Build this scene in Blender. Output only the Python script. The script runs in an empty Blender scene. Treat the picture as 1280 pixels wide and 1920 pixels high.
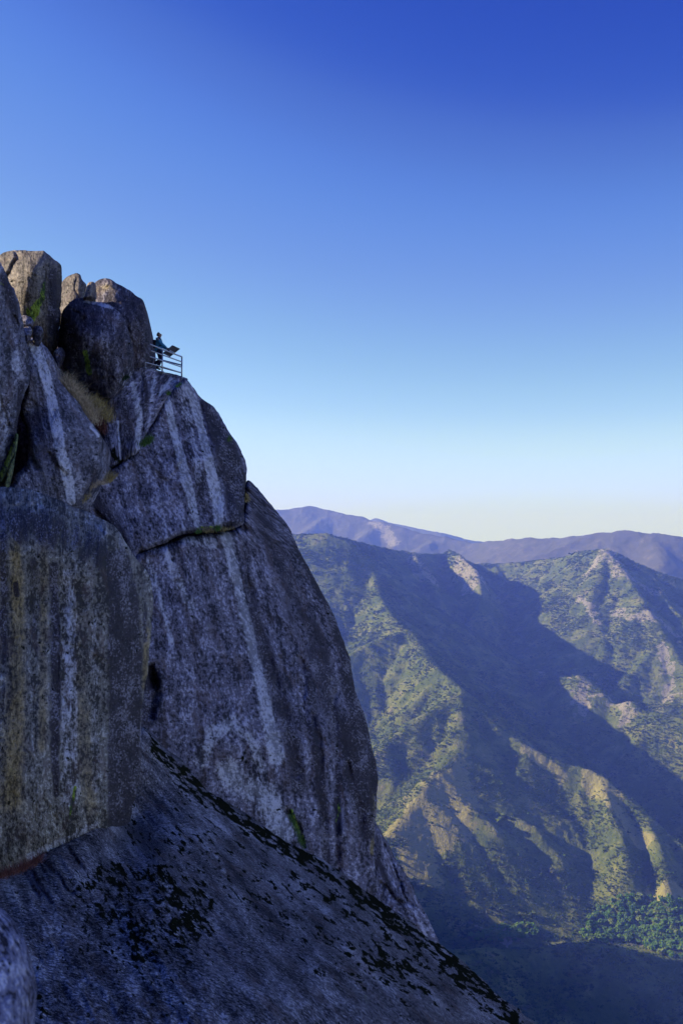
import bpy, math, random, time
import numpy as np
from mathutils import Vector, Matrix
from mathutils.geometry import delaunay_2d_cdt
T0 = time.time()
R = math.radians
rng = np.random.default_rng(7)
random.seed(7)
scene = bpy.context.scene
col = scene.collection

# ------------------------------------------------------------------ camera
F = 1867.0                       # focal length in photo pixels (1280 x 1920)
PITCH = R(1.8)
CP, SP = math.cos(PITCH), math.sin(PITCH)

def ray(u, v):
    """unit-depth view direction of a photo pixel"""
    a = (np.asarray(u, float) - 640.0) / F
    b = (960.0 - np.asarray(v, float)) / F
    return np.stack([a, CP - SP * b, SP + CP * b], -1)

def PX(u, v, Y):
    """world point seen at photo pixel (u, v) at world distance Y"""
    r = ray(u, v)
    return r * (np.asarray(Y, float) / r[..., 1])[..., None]

cam_d = bpy.data.cameras.new('camera')
cam = bpy.data.objects.new('camera', cam_d)
col.objects.link(cam)
cam.rotation_euler = (R(90) + PITCH, 0, 0)
cam_d.sensor_fit = 'VERTICAL'
cam_d.sensor_height = 36.0
cam_d.lens = 36.0 * F / 1920.0
cam_d.clip_start = 0.1
cam_d.clip_end = 200000.0
cam_d.dof.use_dof = True
cam_d.dof.focus_distance = 42.0
cam_d.dof.aperture_fstop = 8.0
scene.camera = cam

# ------------------------------------------------------------------ helpers
def tag(o, label=None, cat=None, group=None, kind=None):
    if label: o['label'] = label
    if cat: o['category'] = cat
    if group: o['group'] = group
    if kind: o['kind'] = kind
    return o

def link(name, me, m=None, parent=None):
    o = bpy.data.objects.new(name, me)
    col.objects.link(o)
    if m is not None: me.materials.append(m)
    if parent is not None: o.parent = parent
    return o

def empty(name, loc):
    o = bpy.data.objects.new(name, None)
    o.empty_display_size = 0.2
    col.objects.link(o)
    o.location = loc
    return o

def mesh_np(name, verts, faces, smooth=True):
    me = bpy.data.meshes.new(name)
    verts = np.asarray(verts, np.float32)
    me.vertices.add(len(verts))
    me.vertices.foreach_set('co', verts.ravel())
    if isinstance(faces, np.ndarray):
        n, k = faces.shape
        me.loops.add(n * k)
        me.loops.foreach_set('vertex_index', faces.astype(np.int32).ravel())
        me.polygons.add(n)
        me.polygons.foreach_set('loop_start', np.arange(0, n * k, k, dtype=np.int32))
    else:
        flat = [i for f in faces for i in f]
        st = np.cumsum([0] + [len(f) for f in faces[:-1]])
        me.loops.add(len(flat))
        me.loops.foreach_set('vertex_index', np.array(flat, np.int32))
        me.polygons.add(len(faces))
        me.polygons.foreach_set('loop_start', np.array(st, np.int32))
    me.update(calc_edges=True)
    me.validate()
    me.polygons.foreach_set('use_smooth', np.full(len(me.polygons), smooth))
    return me

def set_attr(me, name, typ, arr):
    a = me.attributes.new(name, typ, 'POINT')
    key = {'FLOAT': 'value', 'FLOAT_VECTOR': 'vector', 'FLOAT_COLOR': 'color'}[typ]
    a.data.foreach_set(key, np.asarray(arr, np.float32).ravel())

def _hash(ix, iy, iz, seed):
    h = (ix.astype(np.uint32) * np.uint32(374761393) + iy.astype(np.uint32) * np.uint32(668265263)
         + iz.astype(np.uint32) * np.uint32(2147483647) + np.uint32((seed * 1274126177) & 0xffffffff))
    h = (h ^ (h >> np.uint32(13))) * np.uint32(1274126177)
    h = (h ^ (h >> np.uint32(16))) * np.uint32(2246822519)
    h = h ^ (h >> np.uint32(15))
    return h.astype(np.float64) / 4294967295.0 * 2 - 1

def noise3(x, y, z, seed=0):
    x, y, z = [np.asarray(q, float) for q in np.broadcast_arrays(x, y, z)]
    x0, y0, z0 = np.floor(x), np.floor(y), np.floor(z)
    fx, fy, fz = x - x0, y - y0, z - z0
    ix, iy, iz = x0.astype(np.int64), y0.astype(np.int64), z0.astype(np.int64)
    ux, uy, uz = [f * f * f * (f * (f * 6 - 15) + 10) for f in (fx, fy, fz)]
    def g(a, b, c): return _hash((ix + a) & 0xffffffff, (iy + b) & 0xffffffff, (iz + c) & 0xffffffff, seed)
    c00 = g(0,0,0) * (1 - ux) + g(1,0,0) * ux
    c10 = g(0,1,0) * (1 - ux) + g(1,1,0) * ux
    c01 = g(0,0,1) * (1 - ux) + g(1,0,1) * ux
    c11 = g(0,1,1) * (1 - ux) + g(1,1,1) * ux
    return (c00 * (1 - uy) + c10 * uy) * (1 - uz) + (c01 * (1 - uy) + c11 * uy) * uz

def fbm(x, y, z=0.0, oct=4, seed=0, gain=0.5, ridged=False):
    t = 0; a = 1.0; s = 0
    for o in range(oct):
        k = 2.03 ** o
        n = noise3(np.asarray(x) * k + 17.3 * o, np.asarray(y) * k - 9.1 * o, np.asarray(z) * k + 4.7 * o, seed + o * 31)
        if ridged: n = 1 - 2 * np.abs(n)
        t = t + a * n; s += a; a *= gain
    return t / s

def sstep(a, b, x):
    t = np.clip((x - a) / (b - a), 0, 1)
    return t * t * (3 - 2 * t)

# ------------------------------------------------------------------ node helper
class NT:
    def __init__(s, name):
        s.m = bpy.data.materials.new(name); s.m.use_nodes = True
        s.t = s.m.node_tree; s.n = s.t.nodes; s.l = s.t.links
        s.b = s.n['Principled BSDF']; s.out = s.n['Material Output']
    def new(s, typ, **k):
        n = s.n.new(typ)
        for a, b in k.items(): setattr(n, a, b)
        return n
    def put(s, sock, v):
        if v is None: return
        if isinstance(v, bpy.types.NodeSocket): s.l.new(v, sock)
        elif isinstance(v, (tuple, list)) and len(v) == 3 and sock.type == 'RGBA': sock.default_value = (*v, 1)
        else: sock.default_value = v
    def attr(s, name, out='Vector'):
        n = s.new('ShaderNodeAttribute', attribute_name=name); return n.outputs[out]
    def obj(s): return s.new('ShaderNodeTexCoord').outputs['Object']
    def geo(s, o='Position'): return s.new('ShaderNodeNewGeometry').outputs[o]
    def mapv(s, v, scale=(1,1,1), loc=(0,0,0), rot=(0,0,0)):
        n = s.new('ShaderNodeMapping'); s.put(n.inputs[0], v)
        n.inputs['Location'].default_value = loc; n.inputs['Rotation'].default_value = rot; n.inputs['Scale'].default_value = scale
        return n.outputs[0]
    def noise(s, v, scale, detail=3, rough=.55, dist=0.0, out='Fac', typ='FBM'):
        n = s.new('ShaderNodeTexNoise'); n.noise_type = typ
        s.put(n.inputs['Vector'], v); s.put(n.inputs['Scale'], scale)
        n.inputs['Detail'].default_value = detail; n.inputs['Roughness'].default_value = rough
        n.inputs['Distortion'].default_value = dist
        return n.outputs[out]
    def voro(s, v, scale, feature='F1', out='Distance', rand=1.0):
        n = s.new('ShaderNodeTexVoronoi', feature=feature); s.put(n.inputs['Vector'], v); s.put(n.inputs['Scale'], scale)
        n.inputs['Randomness'].default_value = rand
        return n.outputs[out]
    def rng(s, v, a, b, c=0.0, d=1.0, smooth=True):
        n = s.new('ShaderNodeMapRange'); n.interpolation_type = 'SMOOTHSTEP' if smooth else 'LINEAR'
        s.put(n.inputs[0], v); s.put(n.inputs[1], a); s.put(n.inputs[2], b); s.put(n.inputs[3], c); s.put(n.inputs[4], d)
        return n.outputs[0]
    def math(s, op, a, b=None, c=None, clamp=False):
        n = s.new('ShaderNodeMath', operation=op); n.use_clamp = clamp
        s.put(n.inputs[0], a)
        if b is not None: s.put(n.inputs[1], b)
        if c is not None: s.put(n.inputs[2], c)
        return n.outputs[0]
    def mix(s, f, a, b, mode='MIX'):
        n = s.new('ShaderNodeMix', data_type='RGBA', blend_type=mode)
        s.put(n.inputs['Factor'], f); s.put(n.inputs['A'], a); s.put(n.inputs['B'], b)
        return n.outputs['Result']
    def ramp(s, v, stops):
        n = s.new('ShaderNodeValToRGB'); s.put(n.inputs[0], v)
        e = n.color_ramp.elements
        while len(e) < len(stops): e.new(0.5)
        for i, (p, c) in enumerate(stops):
            e[i].position = p; e[i].color = (*c, 1)
        return n.outputs[0]
    def bump(s, h, strength=0.5, dist=0.05, normal=None):
        n = s.new('ShaderNodeBump'); s.put(n.inputs['Height'], h)
        n.inputs['Strength'].default_value = strength; n.inputs['Distance'].default_value = dist
        if normal is not None: s.put(n.inputs['Normal'], normal)
        return n.outputs[0]
    def done(s, color=None, rough=0.9, normal=None, spec=0.2, metal=0.0):
        s.put(s.b.inputs['Base Color'], color); s.put(s.b.inputs['Roughness'], rough)
        s.put(s.b.inputs['Specular IOR Level'], spec); s.put(s.b.inputs['Metallic'], metal)
        if normal is not None: s.put(s.b.inputs['Normal'], normal)
        return s.m
    def sep(s, c):
        n = s.new('ShaderNodeSeparateColor'); s.put(n.inputs[0], c); return n.outputs

def simple(name, color, rough=0.8, metal=0.0, var=0.15, scale=6.0, spec=0.3):
    t = NT(name)
    n = t.noise(t.obj(), scale, 4)
    c0 = tuple(c * (1 - var) for c in color); c1 = tuple(min(1, c * (1 + var)) for c in color)
    return t.done(t.mix(n, c0, c1), rough, t.bump(n, 0.15, 0.01), spec, metal)

# ------------------------------------------------------------------ light
SUN_AZ = R(-80)      # compass angle from +Y towards +X
SUN_EL = R(25)
sdir = Vector((math.sin(SUN_AZ) * math.cos(SUN_EL), math.cos(SUN_AZ) * math.cos(SUN_EL), math.sin(SUN_EL)))
sl = bpy.data.lights.new('sun', 'SUN'); sl.energy = 5.0; sl.angle = R(0.5); sl.color = (1.0, 0.86, 0.66)
so = bpy.data.objects.new('sun', sl); col.objects.link(so)
so.rotation_euler = (-sdir).to_track_quat('-Z', 'Y').to_euler()
so.location = (-200, 50, 300)

w = bpy.data.worlds.new('World'); scene.world = w; w.use_nodes = True
wn, wl = w.node_tree.nodes, w.node_tree.links
bg = wn['Background']
sky = wn.new('ShaderNodeTexSky'); sky.sky_type = 'NISHITA'; sky.sun_disc = False
sky.sun_elevation = SUN_EL; sky.sun_rotation = SUN_AZ
sky.altitude = 2000; sky.air_density = 1.0; sky.dust_density = 0.0; sky.ozone_density = 3.0
# the deep alpine blue of the photograph: the sky texture through three tone curves
SKY = 0.15
pre = wn.new('ShaderNodeVectorMath'); pre.operation = 'SCALE'; pre.inputs['Scale'].default_value = SKY
cur = wn.new('ShaderNodeRGBCurve')
post = wn.new('ShaderNodeVectorMath'); post.operation = 'SCALE'; post.inputs['Scale'].default_value = 0.70 / SKY
CUR = [[(0,0),(.08,.010),(.114,.024),(.130,.061),(.153,.107),(.184,.162),(.238,.254),(.305,.376),(.423,.58),(.55,.65),(.686,.675),(1,.685)],
       [(0,0),(.15,.04),(.212,.084),(.242,.156),(.279,.242),(.337,.328),(.429,.485),(.521,.631),(.672,.82),(.78,.84),(.896,.81),(1,.80)],
       [(0,0),(.3,.36),(.423,.515),(.474,.61),(.527,.73),(.61,.79),(.723,.871),(.807,1.0),(.87,1.1),(.905,1.4),(1,1.5)]]
for c_, pts_ in zip(cur.mapping.curves, CUR):
    c_.points[0].location = pts_[0]; c_.points[1].location = pts_[-1]
    for p_ in pts_[1:-1]: c_.points.new(*p_)
    for p_ in c_.points: p_.handle_type = 'AUTO_CLAMPED'
cur.mapping.use_clip = False; cur.mapping.extend = 'HORIZONTAL'; cur.mapping.update()
wl.new(sky.outputs[0], pre.inputs[0]); wl.new(pre.outputs[0], cur.inputs['Color'])
wl.new(cur.outputs['Color'], post.inputs[0]); wl.new(post.outputs[0], bg.inputs['Color'])
bg.inputs['Strength'].default_value = SKY
scene.view_settings.view_transform = 'Standard'
scene.view_settings.look = 'None'
scene.view_settings.exposure = 0.52
scene.view_settings.gamma = 1.0
scene.cycles.use_denoising = True
scene.cycles.max_bounces = 5
scene.cycles.diffuse_bounces = 3
scene.cycles.volume_bounces = 1
scene.cycles.transparent_max_bounces = 4
scene.cycles.caustics_reflective = False
scene.cycles.caustics_refractive = False
# ------------------------------------------------------------------ mountains
KM = 1000.0
def poly_px(pts):   # (u, v, Y)
    return np.array([PX(u, v, Y) for u, v, Y in pts])

MAIN = {
 # the long left ridge running towards the viewer, lit on its left side
 'r1': (poly_px([(610,997,6000),(645,1012,5950),(690,1062,5800),(700,1108,5450),(758,1180,4950),(812,1246,4530),(860,1292,4250),
                 (868,1350,4050),(872,1420,3880),(880,1500,3680),(900,1580,3500),(935,1665,3330),(960,1735,3200)]), .66),
 'r1l': (poly_px([(300,1000,6500),(450,1010,6300),(560,1000,6100),(610,997,6000)]), .6),
 'r1c': (poly_px([(880,1500,3680),(935,1515,3640),(985,1545,3560),(1020,1590,3480),(1040,1660,3350)]), .7),
 'r1d': (poly_px([(870,1400,3900),(830,1440,3760),(790,1480,3620),(740,1560,3400)]), .5),
 'r1e': (poly_px([(875,1470,3750),(820,1530,3560),(790,1590,3420),(775,1680,3250)]), .5),
 'r1f': (poly_px([(858,1295,4250),(780,1345,4100),(720,1400,3950),(640,1460,3800)]), .6),
 'r1g': (poly_px([(690,1062,5800),(640,1120,5500),(600,1180,5200)]), .6),
 'r1h': (poly_px([(758,1180,4950),(700,1200,4850),(640,1240,4700)]), .6),
 # cirque rim behind, from the first summit to the second
 'r2': (poly_px([(610,997,6000),(650,1006,6250),(690,1018,6600),(725,1026,6900),(780,1036,7250),(850,1037,7600),(892,1056,7900),
                 (935,1056,7900),(1000,1050,7750),(1060,1042,7400),(1085,1034,7250),(1112,1029,7100),(1137,1027,7000),(1160,1035,6960),(1200,1058,6900),
                 (1280,1090,6750),(1400,1130,6500),(1560,1150,6300)]), .72),
 'r2b': (poly_px([(725,1026,6900),(745,1060,6600),(785,1125,6250)]), .95),
 'r2c': (poly_px([(768,1032,7240),(786,1042,6930),(802,1068,6700),(828,1125,6400)]), 1.05),
 'r2d': (poly_px([(848,1028,7600),(868,1040,7150),(885,1066,6850),(902,1130,6450)]), 1.15),
 'r2e': (poly_px([(930,1056,7900),(960,1120,7300),(990,1170,6900)]), .7),
 # ribs of the right-hand peak
 'm1': (poly_px([(1137,1027,7000),(1120,1080,6650),(1110,1140,6300),(1130,1200,6000)]), .55),
 'm2': (poly_px([(1137,1027,7000),(1165,1075,6600),(1195,1130,6200),(1240,1190,5850),(1290,1260,5500)]), .58),
 'm3': (poly_px([(1050,1044,7450),(1060,1100,7000),(1085,1160,6600),(1120,1215,6250)]), .58),
 'm4': (poly_px([(1200,1062,6900),(1240,1120,6400),(1290,1180,6000),(1340,1240,5700)]), .62),
 'm5': (poly_px([(1280,1090,6750),(1330,1160,6200),(1400,1240,5800)]), .75),
 # low rocky spur with bright crags in the middle of the shaded basin
 'r4': (poly_px([(900,1225,6300),(960,1238,5900),(1000,1250,5550),(1040,1266,5350),(1082,1262,5200),(1110,1290,5100),(1135,1318,5020),(1172,1308,4950),
                 (1200,1330,4850),(1250,1338,4750),(1300,1352,4650),(1400,1390,4500)]), .7),
 'r4b': (poly_px([(1090,1265,5200),(1092,1330,5050),(1095,1400,4850)]), .95),
 'r5': (poly_px([(890,1262,5600),(925,1278,5300),(960,1330,5000)]), .5),
 # right-hand branch of the left ridge
 'r1b': (poly_px([(860,1292,4250),(930,1360,4080),(985,1398,3990),(1040,1425,3930),(1110,1452,3860),(1160,1490,3770),(1200,1528,3680),
                  (1250,1562,3600),(1300,1600,3500),(1400,1660,3350)]), .72),
 'r1b2': (poly_px([(1110,1452,3860),(1135,1530,3620),(1165,1610,3400)]), .75),
 'r1b3': (poly_px([(1200,1528,3680),(1230,1600,3430),(1245,1680,3250)]), .75),
 'rr': (poly_px([(1230,1490,4150),(1300,1500,4050),(1400,1560,3900)]), .7),
 # the home ridge that carries the granite dome and shades the valley
 'home': (np.array([(-900,-2600,250),(-420,-1200,150),(-130,-300,20),(-75,0,0),(-110,160,-20),(-230,600,-70),(-330,1100,-130),(-420,1600,-260),
                    (-480,2000,-420),(-520,2350,-600),(-490,2650,-560),(-460,2820,-650),(-420,2920,-840),(-400,2990,-1020)], float), .95),
 'home4': (np.vstack([[(-400,2250,-820)], poly_px([(760,1790,2520),(830,1780,2600),(900,1784,2680),(960,1790,2720),(1050,1778,2760),(1120,1772,2780),(1190,1792,2760),(1240,1806,2740),(1300,1806,2700),(1420,1850,2600)])]), .42),
 'home2': (np.array([(-330,1100,-130),(-40,1300,-420),(250,1500,-720),(520,1750,-960),(800,2000,-1120)], float), .75),
 'home3': (np.array([(-130,-300,20),(200,-100,-200),(600,300,-550),(1000,700,-850),(1400,1300,-1050)], float), .55),
 'shade_ridge': (np.array([(-500,1500,-250),(-750,2000,-220),(-950,2700,-180),(-1050,3050,-180),(-1080,3200,-330),(-1090,3320,-600),(-1100,3450,-860)], float), .8),  # added ridge hidden behind the cliff, raised to shade the valley foot
 'west': (np.array([(-900,-2600,250),(-1500,-600,-200),(-1900,900,-700),(-2200,2000,-1000)], float), .6),
}
FAR = {
 'f1': (poly_px([(300,985,15500),(430,962,15500),(520,953,15000),(575,947,15000),(612,956,14800),(660,968,14500),(700,976,14200),(760,988,13800),(820,1004,13400),(880,1016,13000),
                 (940,1013,12500),(1000,1007,12000),(1050,1004,11600),(1100,1001,11200),(1130,997,11000),(1155,992,10800),(1185,998,10700),(1240,1000,10500),(1290,1006,10400),
                 (1500,1010,10000)]), .5),
 'f0': (poly_px([(640,985,21000),(700,973,20000),(760,981,19500),(820,997,19000),(870,1006,19000),(930,1016,19000),(1100,1016,20000),(1400,1014,21000)]), .4),
}
def branches(main, seed, every, length, drop, spread=0.55):
    rs = np.random.default_rng(seed); out = []
    for key, (p, s) in main.items():
        if key in ('home', 'shade_ridge', 'home4'): continue
        seg = np.linalg.norm(np.diff(p[:, :2], axis=0), axis=1)
        cum = np.r_[0, np.cumsum(seg)]
        t = every * rs.uniform(.3, .8); side = 1
        while t < cum[-1]:
            i = min(np.searchsorted(cum, t) - 1, len(seg) - 1); f = (t - cum[i]) / seg[i]
            a = p[i] * (1 - f) + p[i + 1] * f
            d = (p[i + 1] - p[i])[:2] / seg[i]
            for sd in (1, -1):
                ang = sd * (math.pi / 2) * rs.uniform(.62, .95)
                if p[i+1][2] > p[i][2]: ang = math.pi - ang
                ca, sa = math.cos(ang), math.sin(ang)
                dd = np.array([d[0] * ca - d[1] * sa, d[0] * sa + d[1] * ca])
                L = length * rs.uniform(.6, 1.3) * (.5 if key in ('r1', 'r1b', 'r1c', 'r4') else 1.0); q = [a - np.array([0, 0, 6])]
                for k in range(4):
                    th = rs.normal(0, .16); dd = np.array([dd[0]*math.cos(th)-dd[1]*math.sin(th), dd[0]*math.sin(th)+dd[1]*math.cos(th)])
                    st = L / 4
                    q.append(q[-1] + np.array([dd[0] * st, dd[1] * st, -st * drop * s * (rs.uniform(.9, 1.15))]))
                out.append((np.array(q), s * 1.12))
            t += every * rs.uniform(.7, 1.35)
    return out

def dem(x0, x1, y0, y1, st, ridges, floor, reach=2600.0, wiggle=60):
    xs = np.arange(x0, x1 + st, st); ys = np.arange(y0, y1 + st, st)
    X, Y = np.meshgrid(xs, ys)
    k = 1 / (wiggle * 8)
    XW = X + wiggle * fbm(X * k, Y * k, 0, 3, 5); YW = Y + wiggle * fbm(X * k, Y * k, 9.0, 3, 6)
    H = np.full(X.shape, floor - 400.0)
    for p, s in ridges:
        for a, b in zip(p[:-1], p[1:]):
            hi = max(a[2], b[2]); rch = min((hi - floor + 150) / s, reach) + 100
            if rch < 60: continue
            j0 = int(max(0, (min(a[0], b[0]) - rch - x0) / st)); j1 = int(min(len(xs), (max(a[0], b[0]) + rch - x0) / st + 1))
            i0 = int(max(0, (min(a[1], b[1]) - rch - y0) / st)); i1 = int(min(len(ys), (max(a[1], b[1]) + rch - y0) / st + 1))
            if j1 <= j0 or i1 <= i0: continue
            xw, yw = XW[i0:i1, j0:j1], YW[i0:i1, j0:j1]
            e = (b - a)[:2]; l2 = max(e @ e, 1e-6)
            t = np.clip(((xw - a[0]) * e[0] + (yw - a[1]) * e[1]) / l2, 0, 1)
            d = np.hypot(xw - a[0] - t * e[0], yw - a[1] - t * e[1])
            z = a[2] + (b[2] - a[2]) * t
            # rounded crest, straight flank, easing out at the foot
            dd = np.sqrt(d * d + 10.0 ** 2) - 10.0
            h = z - s * dd * (1 - 0.00006 * np.minimum(dd, 2000))
            H[i0:i1, j0:j1] = np.maximum(H[i0:i1, j0:j1], h)
    fl = floor + 14 * fbm(X / 400, Y / 400, 3.3, 3, 8)
    kk = 30.0
    H = np.maximum(H, fl) + kk * np.exp(-np.abs(H - fl) / kk) * .5
    return xs, ys, H

def erode(H, st, n=50000, rounds=3, steps=70, seed=3):
    rs = np.random.default_rng(seed); ny, nx = H.shape; H0 = H; H = H.copy()
    for _ in range(rounds):
        x = rs.uniform(2, nx - 3, n); y = rs.uniform(2, ny - 3, n)
        dx = np.zeros(n); dy = np.zeros(n); sed = np.zeros(n); wat = np.ones(n); spd = np.ones(n)
        for _k in range(steps):
            xi = x.astype(int); yi = y.astype(int); fx = x - xi; fy = y - yi
            h00 = H[yi, xi]; h10 = H[yi, xi+1]; h01 = H[yi+1, xi]; h11 = H[yi+1, xi+1]
            gx = (h10 - h00) * (1 - fy) + (h11 - h01) * fy
            gy = (h01 - h00) * (1 - fx) + (h11 - h10) * fx
            h = h00*(1-fx)*(1-fy)+h10*fx*(1-fy)+h01*(1-fx)*fy+h11*fx*fy
            dx = dx * .25 - gx * .75; dy = dy * .25 - gy * .75
            l = np.hypot(dx, dy) + 1e-9; dx /= l; dy /= l
            nx_ = np.clip(x + dx, 1, nx - 3); ny_ = np.clip(y + dy, 1, ny - 3)
            xj = nx_.astype(int); yj = ny_.astype(int); gx2 = nx_ - xj; gy2 = ny_ - yj
            hn = H[yj,xj]*(1-gx2)*(1-gy2)+H[yj,xj+1]*gx2*(1-gy2)+H[yj+1,xj]*(1-gx2)*gy2+H[yj+1,xj+1]*gx2*gy2
            dh = hn - h
            cap = np.maximum(-dh, .2) * spd * wat * .55
            dep = np.where((sed > cap) | (dh > 0), np.where(dh > 0, np.minimum(dh, sed), (sed - cap) * .25), -np.minimum((cap - sed) * .22, np.maximum(-dh, 0) * .5))
            sed = sed - dep
            idx = np.concatenate([yi*nx+xi, yi*nx+xi+1, (yi+1)*nx+xi, (yi+1)*nx+xi+1])
            wt = np.concatenate([(1-fx)*(1-fy), fx*(1-fy), (1-fx)*fy, fx*fy]) * np.tile(dep, 4)
            H += np.clip(np.bincount(idx, wt, nx * ny).reshape(ny, nx), -1.2, .6); H = np.clip(H, H0 - 55, H0 + 6)
            spd = np.sqrt(np.clip(spd * spd - dh * .02, .1, 9)); wat *= .985
            x, y = nx_, ny_
            wat = np.where((x < 4) | (y < 4) | (x > nx - 6) | (y > ny - 6), 0, wat); x = np.where(wat == 0, rs.uniform(5, nx - 8, n), x); sed = np.where(wat == 0, 0, sed); wat = np.where(wat == 0, 1, wat)
        S = H.copy()
        S[1:-1,1:-1] = (H[1:-1,1:-1]*4 + H[:-2,1:-1]+H[2:,1:-1]+H[1:-1,:-2]+H[1:-1,2:]) / 8
        H = S
    return H

FLOOR = -1255.0
main_l = [v for v in MAIN.values()]
MS = {k: (p, s * 1.2) for k, (p, s) in MAIN.items()}
main_l = list(MS.values())
br1 = branches(MS, 11, 300, 430, .72)
br2 = branches({i: b for i, b in enumerate(br1)}, 12, 150, 170, .8)
D1 = dem(-3600, 4600, -1500, 9400, 14, main_l + br1 + br2, FLOOR)
D1 = (D1[0], D1[1], erode(D1[2], 14, 90000, 4, 80))
far_l = [v for v in FAR.values()]
bf = branches(FAR, 21, 900, 2000, .62)
bf2 = branches({i: b for i, b in enumerate(bf)}, 22, 500, 600, .7)
D2 = dem(-9000, 15000, 8000, 26500, 60, far_l + bf + bf2 + main_l, FLOOR, reach=5200, wiggle=160)
D2 = (D2[0], D2[1], erode(D2[2], 60, 30000, 2, 40, 5))
print('dem', time.time() - T0)

def samp(D, x, y):
    xs, ys, H = D; st = xs[1] - xs[0]
    fx = np.clip((x - xs[0]) / st, 0, len(xs) - 1.001); fy = np.clip((y - ys[0]) / st, 0, len(ys) - 1.001)
    i = fx.astype(int); j = fy.astype(int); fx -= i; fy -= j
    return H[j,i]*(1-fx)*(1-fy)+H[j,i+1]*fx*(1-fy)+H[j+1,i]*(1-fx)*fy+H[j+1,i+1]*fx*fy

def HT(x, y):
    x = np.asarray(x, float); y = np.asarray(y, float)
    h1 = samp(D1, x, y); h2 = samp(D2, x, y)
    wgt = np.maximum(sstep(8600, 9300, y), np.maximum(sstep(4000, 4500, x), sstep(3000, 3500, -x)) * (y > 8000))
    h = h1 * (1 - wgt) + h2 * wgt
    h = h + wgt * sstep(9300, 10500, y) * (60 * (fbm(x / 1300, y / 1300, 0, 5, 47, ridged=True) - .35) + 14 * fbm(x / 160, y / 160, 0, 3, 48))
    rough = sstep(FLOOR + 10, FLOOR + 120, h)
    h = h + rough * (7 * fbm(x / 60, y / 60, 0, 4, 41) + 2.2 * fbm(x / 14, y / 14, 0, 2, 43))
    out = np.maximum(sstep(25000, 26500, np.hypot(x, y)), 0)
    h = h * (1 - out) + out * (-700)
    near = 1 - sstep(30, 140, np.hypot(x, y - 30))
    return h - near * 45

# polar sheet round the viewer, dense where the photograph looks
az = np.radians(np.r_[np.arange(-75, -8, 1.0), np.arange(-8, -4.6, .25), np.arange(-4.6, 20.6, .052), np.arange(20.6, 26, .25), np.arange(26, 76, 1.0)])
rr = np.r_[np.geomspace(25, 1500, 120)[:-1], np.arange(1500, 8600, 9.5), np.geomspace(8600, 26000, 380)]
AZ, RR = np.meshgrid(az, rr)
GX = RR * np.sin(AZ); GY = RR * np.cos(AZ)
GZ = HT(GX, GY)
n_r, n_a = GX.shape
idx = np.arange(n_r * n_a).reshape(n_r, n_a)
quads = np.stack([idx[:-1,:-1], idx[:-1,1:], idx[1:,1:], idx[1:,:-1]], -1).reshape(-1, 4)
me = mesh_np('mountain_terrain', np.stack([GX, GY, GZ], -1).reshape(-1, 3), quads)
print('terrain mesh', time.time() - T0, len(quads))

def segdist(x, y, pts):
    """distance to a polyline in the ground plane"""
    d = np.full(np.shape(x), 1e9)
    for a, b in zip(pts[:-1], pts[1:]):
        e = (b - a)[:2]; l2 = max(e @ e, 1e-6)
        t = np.clip(((x - a[0]) * e[0] + (y - a[1]) * e[1]) / l2, 0, 1)
        d = np.minimum(d, np.hypot(x - a[0] - t * e[0], y - a[1] - t * e[1]))
    return d
# dry grass meadows and bare granite crags, as zones on the ground
GRASS = [(poly_px([(865,1440,3800),(800,1500,3600),(745,1555,3420)]), 45),
         (poly_px([(862,1500,3680),(830,1560,3480),(800,1600,3400),(780,1660,3270)]), 70),
         (poly_px([(1110,1452,3860),(1160,1510,3700),(1200,1570,3560)]), 40),
         (poly_px([(985,1398,3990),(1060,1440,3880)]), 25),
         (poly_px([(1230,1685,3300),(1300,1690,3300),(1400,1720,3100)]), 40)]
ROCK = [(poly_px([(770,1034,7230),(786,1042,6930),(802,1068,6700)]), 120), (poly_px([(868,1042,7150),(885,1066,6850),(890,1085,6750)]), 110),
        (poly_px([(1137,1027,7000),(1175,1075,6560),(1230,1100,6500)]), 80), (poly_px([(1137,1027,7000),(1105,1060,6800)]), 70),
        (poly_px([(1075,1262,5220),(1092,1300,5120),(1085,1345,5000)]), 55), (poly_px([(1110,1300,5060),(1170,1310,4950),(1175,1345,4850)]), 38),
        (poly_px([(1000,1250,5550),(1030,1256,5400)]), 25), (poly_px([(1140,1130,6300),(1190,1150,6100),(1260,1180,6000)]), 45),
        (poly_px([(1240,1200,5800),(1262,1300,5400)]), 35), (poly_px([(1085,1180,6500),(1120,1230,6200)]), 45),
        (poly_px([(700,975,14200),(740,995,13400)]), 120), (poly_px([(1075,1748,3160),(1105,1742,3160)]), 9), (poly_px([(895,1766,3130),(950,1772,3110)]), 14), (poly_px([(1185,1745,3130),(1215,1735,3150)]), 9), (poly_px([(1235,1770,3060),(1262,1745,3120)]), 9), (poly_px([(1150,1735,3160),(1130,1745,3150)]), 8)]
def zones(x, y, Z, jitter=40):
    k = 1 / 55.0
    jx = x + jitter * fbm(x * k, y * k, 1.0, 3, 61); jy = y + jitter * fbm(x * k, y * k, 7.0, 3, 62)
    out = np.zeros(np.shape(x))
    for p, wd in Z: out = np.maximum(out, 1 - sstep(wd * .3, wd * 1.6, segdist(jx, jy, p)))
    return out
gz = zones(GX, GY, GRASS); rz = zones(GX, GY, ROCK, 60)
set_attr(me, 'meadow', 'FLOAT', gz); set_attr(me, 'crag', 'FLOAT', rz)

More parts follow.
